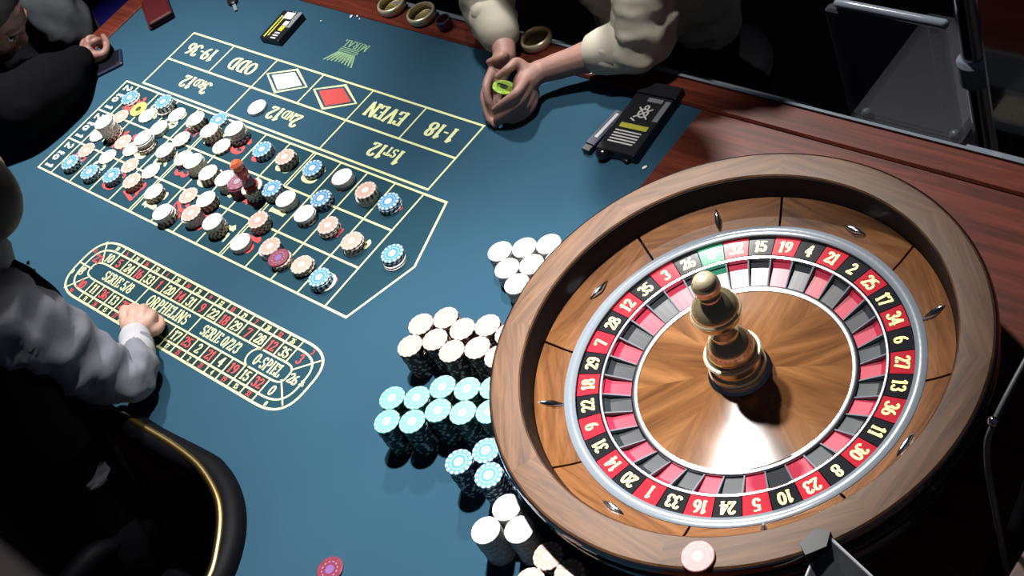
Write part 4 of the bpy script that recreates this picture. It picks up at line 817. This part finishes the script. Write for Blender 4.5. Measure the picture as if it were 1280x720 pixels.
for (u0, u1, lab) in ((2.0, 18.7, 'long studded metal shelf running behind the far mahogany rail'), (22.4, 27.2, 'short studded metal shelf behind the rail beyond the wheel')):
    t = thing('metal_shelf', lab, 'shelf', W((u0+u1)/2, -5.7, 0)-Vector((0, 0, TZ)))
    mb = MB(); mb.box((u0-(u0+u1)/2)*c, (u1-(u0+u1)/2)*c, -.40*c, .42*c, TZ-.10, TZ-.085, bev=.003); mb.build('plate', 'studded_metal', t)
    mb = MB()
    n = int((u1-u0)/.16)
    for i in range(n):
        for k in range(5):
            x, y = (u0-(u0+u1)/2+.1+i*.16)*c, (-.30+.15*k+.07*(i % 2))*c; r_ = .035*c
            mb.add([(x-r_, y, TZ-.085), (x, y-r_, TZ-.085), (x+r_, y, TZ-.085), (x, y+r_, TZ-.085), (x, y, TZ-.0825)], [(0, 1, 4), (1, 2, 4), (2, 3, 4), (3, 0, 4)])
    tag(mb.build('stud_rows', 'studded_metal', t), kind='stuff')
    for y in (-.40, .42):
        mb = MB(); mb.box((u0-(u0+u1)/2)*c, (u1-(u0+u1)/2)*c, y*c-.003, y*c+.003, TZ-.10, TZ-.078); mb.build('edge_strip', 'steel', t)
    for x in ((u0-u1)/2+.5, (u1-u0)/2-.5):
        mb = MB(); mb.box(x*c-.02, x*c+.02, -.2*c, .2*c, 0, TZ-.10); mb.build('leg', 'wall_dark', t)
# chair at the wheel end of the table
t = thing('metal_frame_chair', 'black chair with bent grey tube frame at the wheel end', 'chair', W(28.6, 2.2, 0)-Vector((0, 0, TZ)))
q = t.location
def loc3(u, v, z): p = W(u, v, z)-q; return (p.x, p.y, p.z)
mb = MB(); mb.sweep([(*loc3(27.45, -.9, 2.6), .0042), (*loc3(27.43, .2, 3.2), .0042), (*loc3(27.43, .9, 3.2), .0042), (*loc3(27.44, 1.85, 3.0), .0042), (*loc3(27.40, 2.08, 2.5), .0042), (*loc3(27.54, 2.34, 1.45), .0042), (*loc3(27.8, 2.7, -3), .0042), (*loc3(27.8, 2.8, -8.8), .0042)], 10, sub=6); mb.build('back_frame', 'grey_tube', t, True)
mb = MB(); mb.ellipsoid(loc3(27.44, 1.86, 3.06), .007, .007, .007, 12, 8); mb.build('frame_joint', 'chrome', t, True)
mb = MB(); mb.sweep([(*loc3(27.75, .6, 1.9), .016), (*loc3(27.78, 1.2, 1.55), .016), (*loc3(27.80, 1.7, 1.15), .016), (*loc3(27.8, 2.2, .8), .016)], 12); mb.build('arm_pad', 'black_leather', t, True)
mb = MB(); mb.box(-.05, .25, .0, .30, .44, .50, bev=.02); autosmooth(mb.build('seat', 'black_leather', t), 50)
for x in (-.04, .23):
    for y in (.02, .28): mb = MB(); mb.sweep([(x, y, .45, .012), (x, y, .01, .012)], 8); mb.build('leg', 'grey_tube', t, True)
t = thing('wooden_cabinet', 'brown wooden cabinet with panelled top at the lower right corner', 'cabinet', W(29.3, 3.6, 0)-Vector((0, 0, TZ)))
mb = MB(); mb.box(-.10, .12, -.16, .10, 0, TZ+.065); mb.build('carcass', 'brown_box', t)
for k, y in enumerate((-.15, -.065, .02)): mb = MB(); mb.box(-.105, .12, y, y+.078, TZ+.065, TZ+.085, bev=.004); mb.build('top_panel', 'brown_box', t)
# smoky shield clipped to the near rim
t = thing('acrylic_shield', 'smoky clear acrylic shield clipped onto the near wheel rim', 'shield', W(25.85, 4.25, 1.80))
q = t.location
def sh(u, v, z): p = W(u, v, z)-q; return Vector((p.x, p.y, p.z))
ap = sh(25.80, 4.12, 2.05); lft = sh(25.72, 5.45, 1.15); rgt = sh(27.25, 4.35, 1.2)
lo = []
for i in range(11):
    s_ = i/10; row = []
    for k in range(9):
        w_ = k/8; e_ = (lft.lerp(rgt, w_))*1.0
        p = ap.lerp(e_, s_**.8) + Vector((.55, -.45, .5)).normalized()*.016*sin(pi*w_)*s_
        row.append(p)
    lo.append(row)
nn = (lft-ap).cross(rgt-ap).normalized()*.0035
mb = MB(); flat_ = [p for r_ in lo for p in r_]; N = len(flat_)
mb.add([p+nn for p in flat_]+[p-nn for p in flat_], [(i*9+k, i*9+k+1, i*9+k+10, i*9+k+9) for i in range(10) for k in range(8)]+[(N+i*9+k, N+i*9+k+9, N+i*9+k+10, N+i*9+k+1) for i in range(10) for k in range(8)])
mb.build('plate', 'smoke_glass', t, True)
for side in (0, 8):
    mb = MB(); mb.sweep([(*lo[i][side], .0028) for i in range(0, 11, 2)], 8); mb.build('polished_edge', 'white_bit', t, True)
mb = MB(); mb.prism([(x*c, y*c) for x, y in ((-.28, -.20), (-.10, -.32), (.10, -.05), (.02, .20), (-.20, .12))], -.0, .024); o = mb.build('clip', 'smoke_edge', t)
# background: clear chair, pole and score display
t = thing('acrylic_chair', 'clear acrylic chair back with a bright top rail in the dark', 'chair', W(19.5, -8.42, 0)-Vector((0, 0, TZ)))
mb = MB(); mb.box(-.14, .11, -.012, .012, .45, TZ-.01, bev=.005); mb.build('backrest', 'clear_plastic', t)
mb = MB(); mb.sweep([(-.11, 0, TZ, .01), (.11, 0, TZ, .01)], 10); mb.build('top_rail', 'steel', t, True)
mb = MB(); mb.box(-.14, .10, .0, .32, .43, .46, bev=.006); mb.build('seat', 'clear_plastic', t)
for x in (-.12, .08):
    for y in (.02, .30): mb = MB(); mb.sweep([(x, y, .44, .012), (x, y, .01, .012)], 8); mb.build('leg', 'steel', t, True)
t = thing('chrome_post', 'upright chrome post standing beyond the table near the display', 'post', W(21.2, -8.7, 0)-Vector((0, 0, TZ)))
mb = MB(); mb.lathe([(0, 0), (.05, 0), (.05, .015), (.022, .04), (.022, .98), (.03, 1.0), (0, 1.02)], 24); autosmooth(mb.build('shaft', 'chrome', t))
mb = MB(); mb.lathe([(.022, .60), (.032, .61), (.032, .66), (.022, .67)], 24); autosmooth(mb.build('collar', 'steel', t))
t = thing('score_display', 'black upright display with magenta lit figures beyond the rail', 'display', W(23.9, -6.9, 0)-Vector((0, 0, TZ)))
mb = MB(); mb.box(-.10, .20, -.03, .05, .05, TZ+.30, bev=.01); mb.build('case', 'black_lacquer', t)
mb = MB(); mb.box(-.10, .20, -.05, .12, 0, .05, bev=.01); mb.build('foot', 'wall_dark', t)
for x, z, w_, h_ in ((.10, .02, .012, .03), (.125, .0, .012, .03), (.105, -.03, .018, .02), (.135, -.035, .01, .025)): mb = MB(); mb.box(x-.07, x+w_-.07, -.036, -.03, TZ+z-.03, TZ+z+h_-.03); mb.build('lit_segment', 'led_magenta', t)
